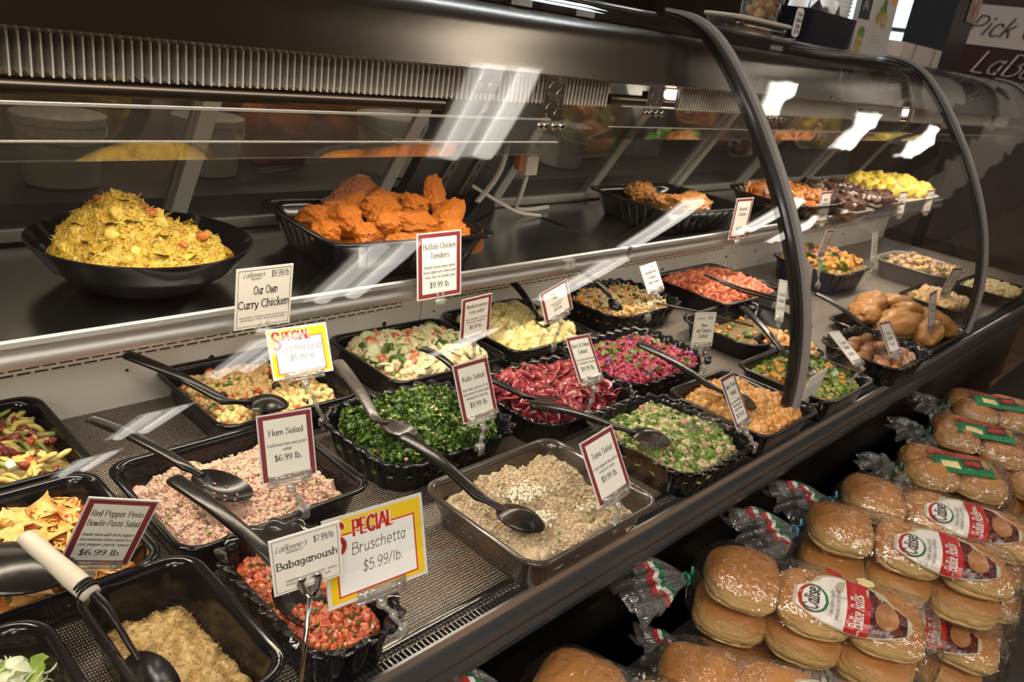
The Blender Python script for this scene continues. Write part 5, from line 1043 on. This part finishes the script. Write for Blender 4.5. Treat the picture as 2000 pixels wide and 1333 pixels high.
LAB = [mat('label_white', (.70, .66, .62), .3), mat('label_red', (.42, .02, .02), .3), mat('label_green', (.01, .16, .06), .3), INK, mat('label_brown_photo', (.28, .12, .05), .3, col2=(.42, .2, .09), scale=18), mat('label_dark_photo', (.03, .012, .01), .3, col2=(.14, .02, .015), scale=110), mat('label_rim', (.42, .38, .27), .3), mat('label_cream', (.75, .62, .30), .3)]
def bag(label, x, y, z, yaw, kind='bulkie', L=.42, W=.158, Hh=.150, tail=True, lab=True, flip=1, tie=(.02, .30, .18), group='bags of bulkie rolls', pitch=0, tl=.12):
    """local axes: u along the bag from neck (-) to end (+), v across, w up"""
    t = thing('bread_bag', label, 'bread', (x, y, z), group)
    R = RZ(yaw) @ RY(pitch); base = np.array([x, y, z])
    if kind == 'bulkie': cells = [(i, 0, k) for i in range(3) for k in range(2)]; nu, nv_, nk = 3, 1, 2; m = CRUST
    else: cells = [(i, j, k) for i in range(2) for j in range(2) for k in range(2)]; nu, nv_, nk = 2, 2, 2; m = CRUST2
    for (i, j, k) in cells:
        V, F = rollmesh(int(rng.integers(0, 99)), L * .93 / nu / 2 * 1.02, W * .92 / nv_ / 2, Hh / nk / 2 * 1.02)
        b = MB(); b.add(V, F); c = np.array([(i - (nu - 1) / 2) * L * .93 / nu, (j - (nv_ - 1) / 2) * W * .92 / nv_, Hh / nk * (k + .47)])
        c += rng.normal(0, .003, 3); b.xf(R @ RZ(rng.normal(0, .08)), base + R @ c); ro = b.build('roll', m, t); 
        # keep the crust gradient per roll
    # film body: superellipse tube hugging the rolls
    ns, na = 64, 96; al = np.linspace(0, 2 * PI, na, endpoint=False)
    sd = int(rng.integers(0, 99))
    def P(s, a, off=.0):
        s = np.asarray(s, float); a = np.asarray(a, float)
        u = (s - .5) * L * 1.03; end = np.abs(s - .5) * 2; e2 = np.where(s < .5, 1 - .50 * np.clip((end - .72) / .28, 0, 1) ** 2.2, 1 - .22 * np.clip((end - .84) / .16, 0, 1) ** 2)
        bulge = 1 - .035 * (1 - np.abs(np.sin((s) * PI * nu)) ** .7)
        ca, sa = np.cos(a), np.sin(a); v = np.sign(ca) * np.abs(ca) ** .62 * (W / 2 * 1.04 + off) * e2 * bulge; w = Hh / 2 + .002 + np.sign(sa) * np.abs(sa) ** .62 * (Hh / 2 * 1.045 + off) * e2 * bulge
        Q = np.stack([u, v, w], -1).reshape(-1, 3)
        n = .0028 * fbm(Q * [1, 1, 1], 22, sd, 2) + .0016 * np.abs(fbm(Q * [1, 2, 2], 60, sd + 5, 2)); cen = np.array([0, 0, Hh / 2]); rr = Q - cen; rr[:, 0] = 0; rr /= np.linalg.norm(rr, axis=1)[:, None] + 1e-9
        return (Q + rr * (n + .001)[:, None]) @ R.T + base
    b = MB(); S = np.linspace(0, 1, ns); b.loft([P(np.full(na, s), al) for s in S], cap0=False, cap1=True)
    # twisted neck
    nk_ = []
    if tail:
        p0 = P(np.full(na, 0.), al); cen = p0.mean(0); ax = R @ np.array([-1, 0, 0]); ax = ax * .45 + np.array([-.75, .0, -.05]); ax /= np.linalg.norm(ax); neck = cen + ax * .020 + [0, -.006, .008]
        N1 = []
        for q, f in ((.35, .62), (.7, .22), (1., .09)):
            N1.append(cen * (1 - q) + neck * q + (p0 - cen) * f * (1 + .25 * np.sin(al * 11 + sd))[:, None])
        b.loft([p0] + N1, cap0=False, cap1=False)
    b.build('bag_film', FILM, t)
    if tail:
        tb = MB(); N2 = []; sidev = np.cross([0, 0, 1.], ax); sidev /= np.linalg.norm(sidev); upv = np.array([0, 0, 1.])
        for q in np.linspace(0, 1, 9):
            w_ = .008 + .062 * q ** .75; h_ = .008 + .020 * q; ru = 1 + .28 * np.sin(al * 9 + sd + q * 3) * q + .18 * np.sin(al * 17 + sd) * q
            N2.append(neck + ax * tl * q * (1 + .08 * np.sin(al * 5 + sd))[:, None] * 1. + upv * (.02 * math.sin(q * 2.6) ) + (np.cos(al) * w_ * ru)[:, None] * sidev + (np.sin(al) * h_ * ru)[:, None] * upv + (.006 * q * np.sin(al * 13 + 4 * q))[:, None] * upv)
        tb.loft(N2, cap0=False, cap1=False); tb.build('bag_tail', FILM2, t)
        kb = MB(); th = np.linspace(0, 2 * PI, 14); kb.tube(neck + (np.cos(th) * .011)[:, None] * sidev + (np.sin(th) * .011)[:, None] * upv, .0022, 6); kb.tube([neck + upv * .01, neck + upv * .022 + sidev * .012, neck + upv * .034 + sidev * .008], .0022, 6)
        kb.build('twist_tie', mat('tie_%d' % int(tie[1] * 99), tie, .4), t)
        if kind == 'bulkie':   # printed stripes on the tail
            sb = MB()
            for q0, mi in ((.52, 2), (.62, 0), (.72, 1)):
                for a0 in np.linspace(.2, 2.6, 18):
                    V = []
                    for qq, aa in ((q0, a0), (q0, a0 + .13), (q0 + .09, a0 + .13), (q0 + .09, a0)):
                        w_ = .008 + .062 * qq ** .75; h_ = .008 + .020 * qq; ru = 1 + .28 * math.sin(aa * 9 + sd + qq * 3) * qq + .18 * math.sin(aa * 17 + sd) * qq
                        V.append(neck + ax * tl * qq * (1 + .08 * math.sin(aa * 5 + sd)) + upv * (.02 * math.sin(qq * 2.6)) + math.cos(aa) * w_ * ru * 1.03 * sidev + math.sin(aa) * h_ * ru * 1.06 * upv + .006 * qq * math.sin(aa * 13 + 4 * qq) * upv)
                    sb.add(np.array(V), np.array([(0, 1, 2, 3)]), mi)
            sb.build('printed_band', LAB, t, smooth=False)
    if lab:
        lb = MB()
        # label coordinates: X along the bag 0..1 of length LL, Y across; mapped on the film by arc length
        if kind == 'bulkie':
            s0, s1, ac, aw = .40, .86, PI / 2 + flip * .50, 1.35
        else: s0, s1, ac, aw = .22, .80, PI / 2 + flip * .15, .9
        def mp(X, Y, off): return P(s0 + (s1 - s0) * np.asarray(X), ac - flip * aw * np.asarray(Y), off)
        def fillshape(lo, hi, x0, x1, mi, off, n=26, mm=10, c=0.):
            xs = np.linspace(x0, x1, n); V = []; F = []
            for i, X in enumerate(xs):
                a, d = lo(X), hi(X)
                for j in range(mm + 1): V.append((X, a + (d - a) * j / mm))
            V = np.array(V); n1 = mm + 1
            for i in range(n - 1):
                for j in range(mm): F.append((i * n1 + j, (i + 1) * n1 + j, (i + 1) * n1 + j + 1, i * n1 + j + 1))
            lb.add(mp(V[:, 0], V[:, 1], off), np.array(F), mi)
        def ell(cx, cy, rx, ry, mi, off, n=12):
            f = lambda s: (lambda X: cy + s * ry * math.sqrt(max(0, 1 - ((X - cx) / rx) ** 2))); fillshape(f(-1), f(1), cx - rx, cx + rx, mi, off, n + 6, 6)
        def txt(s, X, Y, cap, mi, off, rot=True, **kw):
            V, F = text2d(s, cap, k=2, **kw)
            # reading direction runs across the bag
            lb.add(mp(X + V[:, 1] * (-1), Y + V[:, 0] * 1, off), F, mi)
        if kind == 'bulkie':
            env = lambda X: .50 * (math.sin(PI * min(1, max(0, .06 + .92 * X)) ** 1.1) ** .55)
            fillshape(lambda X: -env(X), lambda X: env(X), 0, 1, 6, .0016)
            fillshape(lambda X: -env(X) * .92, lambda X: env(X) * .92, .03, .46, 0, .0021)
            fillshape(lambda X: -env(X) * .97, lambda X: env(X) * .97, .46, .66, 1, .0021)
            fillshape(lambda X: -env(X) * .9, lambda X: env(X) * .9, .66, .96, 5, .0021)
            ell(.79, .06, .10, .27, 4, .0045)
            ell(.17, 0, .135, .30, 1, .0030); ell(.185, 0, .12, .285, 2, .0037); ell(.175, 0, .105, .255, 0, .0044)
            txt('Calise', .215, 0, .12 , 3, .0056, style='slab', weight=1.1, maxw=.46, xs=1.8)
            for k, q in enumerate(('A family tradition of quality', 'bread products for over 100 years')): txt(q, .345 + .05 * k, 0, .035 , 3, .0056, style='serifi', maxw=.62)
            txt('Bulkie Rolls', .60, 0, .105, 0, .0040, style='slab', weight=1.1, maxw=.82)
            if flip > 0 and 'front' in label:
                for k in range(3): ell(.50 + .14 * (k - 1), .60, .085, .14, (1, 4, 7)[k], .0028)
        else:
            fillshape(lambda X: -.5 + .25 * X, lambda X: .15 + .2 * X, 0, 1, 2, .0016); fillshape(lambda X: .18 + .2 * X, lambda X: .30 + .2 * X, .0, 1, 1, .0016)
            fillshape(lambda X: -.25 + .2 * X, lambda X: .05 + .2 * X, .15, .45, 7, .0022); fillshape(lambda X: -.12 + .2 * X, lambda X: .12 + .2 * X, .52, .86, 3, .0022); fillshape(lambda X: -.03 + .2 * X, lambda X: .05 + .2 * X, .56, .82, 1, .0028); ell(.92, .2, .05, .12, 4, .0028)
        lb.build('printed_label', LAB, t, smooth=False)
    return t
yA = math.atan2(-.263, .118)
ZU = ZB + .158
for lbl, (cx, cy), zb, dy, tie, tl in (
    ('bag of bulkie rolls on top of the front stack, red leaves printed, green tie', (1.312, .340), ZU, .02, (.02, .38, .2), .13),
    ('bag of bulkie rolls on top of the second stack, tied in blue', (1.652, .285), ZU, 0.0, (.1, .4, .65), .12),
    ('bag of bulkie rolls on top of the third stack against the flat rolls', (1.845, .290), ZU, .02, (.1, .4, .65), .12),
    ('bag of bulkie rolls far left, its top bun just showing below the bumper', (.845, .345), ZU, .02, (.8, .7, .2), .10),
    ('bag of bulkie rolls nearest the bottom edge of the picture', (1.060, .262), ZU - .028, .10, (.6, .6, .6), .09)):
    bag(lbl, cx, cy, zb, yA + dy, tie=tie, tl=tl, L=.41)
for lbl, (cx, cy), dy in (('lower bag of rolls under the front stack', (1.330, .300), .06), ('lower bag of rolls under the second stack', (1.648, .262), -.05), ('lower bag of rolls under the third stack', (1.852, .272), .03), ('lower bag of rolls under the bag nearest the bottom edge', (1.090, .290), .10), ('lower bag of rolls far left, mostly hidden below the bumper', (.845, .34), .1)):
    bag(lbl, cx, cy, ZB + .002, yA + dy, tail=True, tl=.08, L=.41, Hh=.145)
for i, (lbl, cx, cy, zb, dy) in enumerate((('pack of flat sandwich rolls with a green label on top, beside the bulkie rolls', 2.17, .34, ZB + .145, .1), ('pack of flat sandwich rolls behind the nearest green labelled pack', 2.47, .36, ZB + .145, -.05), ('pack of flat sandwich rolls at the right edge, upper layer', 2.30, .10, ZB + .145, .2),
    ('lower pack of sandwich rolls under the green labelled one', 2.18, .33, ZB + .002, -.05), ('lower pack of sandwich rolls second from the bulkie bags', 2.50, .35, ZB + .002, .1), ('lower pack of sandwich rolls at the right edge', 2.33, .09, ZB + .002, .1),
    ('pack of sandwich rolls further back along the shelf', 2.76, .40, ZB + .145, .1), ('last pack of sandwich rolls along the shelf', 2.80, .38, ZB + .002, .1), ('long loaf pack lying by the dark front panel', 3.15, .45, ZB + .002, 1.45))):
    bag(lbl, cx, cy, zb, yA + dy, kind='sub', L=.25, W=.19, Hh=.135, tail=(i in (0, 1, 6)), tl=.06, group='packs of sandwich rolls', flip=1)
b = MB(); b.box((0, 0, 0), (.010, .52, .04), 0); b.xf(RZ(.0) , (2.985, .30, ZB + .021)); 
tag(b.build('shelf_divider', mat('brown_strip', (.12, .075, .05), .4), smooth=False), 'flat brown divider strip standing between the bread packs', 'divider')
b = MB(); b.loft([np.array([(1.28, .50, -.20), (1.34, .47, -.19), (1.33, .50, -.19), (1.27, .53, -.2)]), np.array([(1.29, .51, -.185), (1.33, .485, -.17), (1.32, .505, -.17), (1.28, .53, -.18)])])

# ------------------------------------------------------------------ things standing on the top ledge
ZT = .80
PLW = mat('tub_clear', (.78, .66, .48), .25, col2=(.60, .42, .24), scale=25); COOK = fm('cookie', (.50, .28, .11), (.62, .40, .2), .6, 0)
def boxthing(name, label, cat, c, size, m, rz=0, group=None, bev=.003):
    b = MB(); a, d = size[0] / 2, size[1] / 2; Q, _ = rrect(a, d, bev, 40); R = RZ(rz)
    b.loft([np.stack([Q[:, 0] * f, Q[:, 1] * f, np.full(len(Q), zz)], 1) @ R.T + np.array([c[0], c[1], c[2]]) for f, zz in ((.97, 0), (1, .003), (1, size[2] - .003), (.98, size[2]))]); return tag(b.build(name, m, sharp=.8), label, cat, group)
def tub(label, x, y, z, w_, d_, h_, rz=0, tilt=0):
    t = thing('food_tub', label, 'container', (x, y, z), 'clear tubs of cookies on the counter top'); R = RZ(rz) @ RY(tilt)
    b = MB(); loops = [];
    for f, zz in ((.90, 0), (1, h_), (.97, h_), (.88, .003)):
        Q, _ = rrect(w_ / 2 * f, d_ / 2 * f, .015, 40); loops.append(np.stack([Q[:, 0], Q[:, 1], np.full(len(Q), zz)], 1))
    b.loft(loops, cap0=True, cap1=True).xf(R, (x, y, z)); b.build('tub_body', ACRYL, t)
    b = MB(); Q, _ = rrect(w_ / 2 * 1.04, d_ / 2 * 1.04, .016, 40); b.loft([np.stack([Q[:, 0] * f, Q[:, 1] * f, np.full(len(Q), zz)], 1) for f, zz in ((1, h_ - .005), (1.01, h_ + .004), (.95, h_ + .006))]).xf(R, (x, y, z)); b.build('lid', mat('lid_cream', (.62, .55, .45), .4), t)
    n = 26; P = np.stack([rng.uniform(-w_ * .36, w_ * .36, n), rng.uniform(-d_ * .36, d_ * .36, n), rng.uniform(.015, h_ - .018, n)], 1)
    b = MB(); b.inst(T['lump'][0], P, rng.uniform(.012, .018, n)); b.xf(R, (x, y, z)); tag(b.build('cookies', COOK, t), None, kind='stuff')
tub('wide clear tub of cookies, lowest at the glass edge', 2.24, 1.25, ZT, .30, .12, .048)
tub('clear tub of cookies tilted on top of the wide tub', 2.33, 1.27, ZT + .055, .13, .10, .10, .2)
b = MB(); Q, _ = rrect(.022, .04, .014, 40); b.loft([np.stack([Q[:, 0], np.full(len(Q), zz), Q[:, 1]], 1) for zz in (0, .003)]); 
for k, s in enumerate(('Fresh', 'Baked', 'Daily', '$4.99')): V, F = text2d(s, .011, 'slab'); b.add(np.stack([V[:, 0] * .9, np.full(len(V), -.001), V[:, 1] + .018 - .016 * k], 1), F, 1)
b.xf(None, (2.41, 1.185, ZT + .065)); tag(b.build('oval_tag', [CREAM, INK], smooth=False), 'oval cream tag with black lettering leaning on the cookie tubs', 'tag')
bx_ = thing('utensil_box', 'black open box stuffed with white napkins on the counter top', 'box', (2.70, 1.28, ZT))
b = MB(); loops = []
for f, zz in ((.95, 0), (1, .115), (.94, .115), (.90, .004)): Q, _ = rrect(.19 * f, .07 * f, .008, 40); loops.append(np.stack([Q[:, 0] + 2.70, Q[:, 1] + 1.28, np.full(len(Q), ZT + zz)], 1))
b.loft(loops); b.build('box_body', mat('navy_black_box', (.006, .007, .014), .35), bx_, sharp=.6)
for k, (dx, a, h_) in enumerate(((-.12, .3, .145), (-.04, -.4, .16), (.05, .5, .175), (.10, .1, .15))):
    def nf(u, v, k=k): return np.stack([u * .045, v * .03, .05 * (1 - np.abs(u)) + .01 * np.sin(v * 3 + k)], 1)
    V, F = grid(9, 7, nf); b = MB(); b.add(V, F); V2 = V + [0, 0, .004]; b.add(V2, F[:, ::-1].copy()); b.xf(RZ(a), (2.70 + dx, 1.28, ZT + h_ - .05)); tag(b.build('folded_napkin', WHI), 'white folded napkin in the black box, %s' % ('at its left end', 'second from the left', 'tallest peak right of the middle', 'at its right end')[k], 'napkin', 'napkins in the black box')
cs = thing('cup_stack', 'stack of white ribbed portion cups beside the box on the counter', 'cups', (2.93, 1.30, ZT + .0))
for k in range(14):
    b = MB(); b.lathe([(.024, 0), (.033, .026), (.036, .027), (.036, .030), (.032, .030), (.023, .003)], (2.93, 1.30, ZT + .03 + k * .0125), 24); b.build('cup', WHI, cs, sharp=.8)
b = MB(); b.lathe([(.04, 0), (.04, .03), (.03, .032)], (2.93, 1.30, ZT), 24); b.build('cup_base', BLK, cs)
# recipe poster on a stand
t = thing('recipe_card_stand', 'tall white recipe booklet with food pictures standing on the counter', 'booklet', (3.03, 1.22, ZT))
pw, ph = .22, .36
def local(P, yaw=-.18, til=-.05): return np.asarray(P) @ (RZ(yaw) @ RX(til)).T + np.array([3.03, 1.22, ZT + ph / 2])
b = MB(); b.box((0, 0, 0), (pw, .02, ph)); poly2d(b, [(-pw / 2, -.055), (-.045, -.055), (-.045, ph / 2), (-pw / 2, ph / 2)], -.0105, 1)
V, F = text2d('CUISINE', .026, 'sans', weight=1.1); b.add(np.stack([V[:, 1] - .092, np.full(len(V), -.0112), -V[:, 0] + .035], 1), F, 0)
for cx, cz, r, mi in ((.03, -.02, .022, 2), (.048, -.045, .022, 3), (.012, -.04, .019, 3), (.035, .01, .012, 2), (-.075, -.135, .024, 3), (-.072, -.10, .020, 2), (.088, .03, .018, 4)):
    th = np.linspace(0, 2 * PI, 20, endpoint=False); poly2d(b, np.stack([cx + r * np.cos(th), cz + r * 1.2 * np.sin(th)], 1), -.0108 - .0001 * mi, mi)
for k in range(3): poly2d(b, [(-.01, -.10 - .010 * k), (.05, -.10 - .010 * k), (.05, -.0985 - .010 * k), (-.01, -.0985 - .010 * k)], -.0108, 5)
for i in range(len(b.V)): b.V[i] = local(b.V[i])
b.build('booklet_cover', [mat('poster_paper', (.50, .47, .44), .4), INK, GRN, mat('food_photo', (.32, .22, .08), .4, col2=(.5, .38, .15), scale=60), CARR, mat('grey_print', (.3, .3, .3), .5)], t, smooth=False)
b = MB(); b.tube([(3.22, 1.30, ZT), (3.22, 1.30, ZT + .12)], .026, 24); b.lathe([(.026, .12), (.02, .124)], (3.22, 1.30, ZT), 24); tag(b.build('paper_cup_tower', mat('cup_cream', (.55, .49, .42), .5), sharp=.8), 'short tower of cream paper cups beside the white napkin box', 'cups')
t = thing('napkin_box', 'long white cardboard box printed with grey marks on the counter', 'box', (3.50, 1.26, ZT))
b = MB(); Q, _ = rrect(.24, .08, .02, 48); b.loft([np.stack([Q[:, 0] + 3.50, Q[:, 1] + 1.26, np.full(len(Q), ZT + zz)], 1) for zz in (0, .085)])
for dx in (-.11, .11):
    V, F = text2d('Bella', .035, 'script'); b.add(np.stack([V[:, 1] * .9 + 3.5 + dx, np.full(len(V), 1.179), V[:, 0] * .9 + ZT + .042], 1), F, 1)
b.build('box_body', [mat('cardboard_white', (.60, .52, .44), .5), mat('tan_print', (.25, .18, .13), .5)], t, sharp=.6)
t = thing('bag_dispenser', 'tall black dispenser stand with a picture card at its top', 'dispenser', (3.95, 1.30, ZT - .02))
boxm = MB(); boxm.box((3.95, 1.30, ZT + .17), (.26, .18, .38)); boxm.build('dispenser_body', mat('dispenser_black', (.012, .012, .013), .4, coat=.2), t, smooth=False)
b = MB(); b.box((4.03, 1.205, ZT + .30), (.13, .004, .16)); b.build('picture_card', mat('faded_card', (.45, .40, .36), .5, col2=(.3, .14, .1), scale=18), t, smooth=False)
b = MB(); b.box((1.9, 2.1, .98), (.50, .05, .26)); b.box((1.9, 2.13, (.85 + ZF) / 2), (.06, .05, .85 - ZF)); b.box((1.9, 2.13, ZF + .02), (.4, .35, .04)); tm_ = b.build('checkout_monitor', mat('monitor_black', (.01, .01, .014), .3), smooth=False); tag(tm_, 'dark computer monitor on a stand behind the counter top', 'monitor')
b = MB(); b.box((1.9, 2.072, .99), (.44, .004, .20)); b.build('screen', mat('monitor_screen', (.1, .12, .2), .2, emit=(.45, .55, .8), es=.5), tm_, smooth=False)

# burgundy sign wall
b = MB(); b.box((6.03, .6, 1.0), (.05, 2.5, .8), 0)
def wallp(y0, y1, z0, z1, m, o=0): b.add([(6.0 - o, y0, z0), (6.0 - o, y1, z0), (6.0 - o, y1, z1), (6.0 - o, y0, z1)], np.array([(0, 1, 2, 3)]), m)
wallp(-.62, 1.82, 1.03, 1.27, 1, .006)
b.box((6.03, 1.06, 1.87), (.05, 1.08, .94), 0)
th = np.linspace(0, 2 * PI, 28, endpoint=False); b.add(np.stack([np.full(28, 5.994), 1.05 + .42 * np.cos(th), 1.62 + .13 * np.sin(th)], 1), [tuple(range(28))], 1)
for o_, y0_, y1_, z0_, z1_, m_ in ((.004, .56, 1.55, 1.84, 2.32, 1), (.007, .585, 1.525, 1.865, 2.295, 3)): b.add(np.array([(6. - o_, y0_, z0_), (6. - o_, y1_, z0_), (6. - o_, y1_ + .02, z1_), (6. - o_, y0_ - .02, z1_)]), np.array([(0, 1, 2, 3)]), m_)
def wtxt(s, yl, z, cap, m, **k):
    V, F = text2d(s, cap, **k); V[:, 0] -= V[:, 0].min(); b.add(np.stack([np.full(len(V), 5.985), yl - V[:, 0], V[:, 1] + z], 1), F, m)
wtxt('Pick O', 1.80, 1.09, .115, 2, style='script', weight=.8); wtxt("LaBonne's", 1.70, .87, .13, 1, style='script', weight=.9); wtxt('MARKET', 1.56, .80, .04, 1, style='serif', weight=1)
wtxt('Original', 1.50, 2.13, .13, 1, style='serif', weight=1.2, maxw=.86); wtxt('Scraps', 1.46, 1.91, .15, 1, style='script', weight=1.3, maxw=.8); wtxt("LaBonne's", 1.50, 1.36, .10, 1, style='script', weight=1.)
sg = tag(b.build('market_sign', [mat('sign_burgundy', (.045, .010, .012), .35), mat('sign_cream', (.62, .55, .50), .4), INK, mat('sign_brown', (.10, .04, .03), .4)], smooth=False), 'large burgundy and cream market sign board beyond the end of the case', 'sign')
b = MB()
for y in (1.7, -.4): b.box((6.1, y, (.6 + ZF) / 2), (.06, .06, .6 - ZF))
b.build('sign_leg', DARKM, sg, smooth=False)
# kitchen behind the case
b = MB(); b.box((2.2, 2.75, -.42), (4.6, .7, 1.05)); tag(b.build('kitchen_counter', mat('kitchen_steel', (.10, .09, .08), .4, .7), smooth=False), 'steel work counter in the kitchen behind the case', 'counter')
BUCK = mat('bucket_white', (.55, .50, .42), .45)
for i, (x, y, s_, q) in enumerate(((2.08, 2.62, 1.0, 'white plastic bucket on the kitchen counter behind the tenders'), (1.35, 2.7, .85, 'pale tub of pasta on the kitchen counter behind the curry bowl'), (3.2, 2.65, .9, 'white bucket further along the kitchen counter'), (.85, 2.62, .9, 'pale food tub at the left of the kitchen counter'))):
    b = MB(); b.lathe([(.11 * s_, 0), (.135 * s_, .20 * s_), (.142 * s_, .20 * s_), (.142 * s_, .225 * s_), (.13 * s_, .23 * s_)], (x, y, .11), 36); b.tube([(x + .14 * s_ * math.cos(a), y - .14 * s_ * math.sin(a), .11 + .2 * s_ - .05 * math.sin(a)) for a in np.linspace(0, PI, 12)], .003, 6); tag(b.build('bucket', BUCK, sharp=.7), q, 'bucket')
for i, (x, w_, h_, c, q) in enumerate(((.45, .30, .26, (.30, .20, .10), 'brown carton'), (1.70, .22, .34, (.12, .03, .03), 'dark red carton'), (2.55, .35, .28, (.10, .13, .20), 'blue grey carton'), (2.85, .18, .40, (.4, .38, .35), 'pale grey carton'), (3.7, .4, .3, (.35, .2, .1), 'tan carton'), (4.15, .3, .42, (.15, .16, .18), 'slate carton'))):
    boxthing('carton', q + ' standing at the back of the kitchen counter', 'carton', (x, 2.92, .108), (w_, .25, h_), mat('carton_%d' % i, c, .6, col2=tuple(k * 1.5 for k in c), scale=12), group=None)
for j, (z, q) in enumerate(((1.0, 'lower'), (1.5, 'upper'))):
    b = MB(); b.box((2.5, 7.2, z), (6, .35, .03)); tag(b.build('wall_shelf', mat('wood_shelf', (.20, .11, .06), .5), smooth=False), '%s long shelf on the kitchen back wall' % q, 'shelf')
cols = [(.35, .08, .05), (.15, .2, .3), (.5, .45, .3), (.1, .2, .12), (.45, .25, .1), (.5, .5, .5)]
for i in range(22):
    x = .2 + i * .22; z = 1.016 if i % 2 else 1.516; h_ = rng.uniform(.15, .32)
    boxthing('goods_box', 'small blurred goods box on the kitchen back wall shelves', 'box', (x, 7.2, z), (.16, .2, h_), mat('goods_%d' % (i % 6), cols[i % 6], .5), group='goods on the kitchen wall shelves')
KL = bpy.data.lights.new('kitchen_lamp', 'AREA'); KL.shape = 'RECTANGLE'; KL.size = 3; KL.size_y = .4; KL.energy = 60; KL.color = (1, .82, .62)
ko = bpy.data.objects.new('kitchen_lamp', KL); COL.objects.link(ko); ko.location = (2.5, 4.6, 2.45)
KL = bpy.data.lights.new('kitchen_lamp', 'AREA'); KL.shape = 'RECTANGLE'; KL.size = 2.4; KL.size_y = .25; KL.energy = 26; KL.color = (.82, .9, 1)
ko = bpy.data.objects.new('kitchen_lamp', KL); COL.objects.link(ko); ko.location = (2.6, 2.3, 2.4)
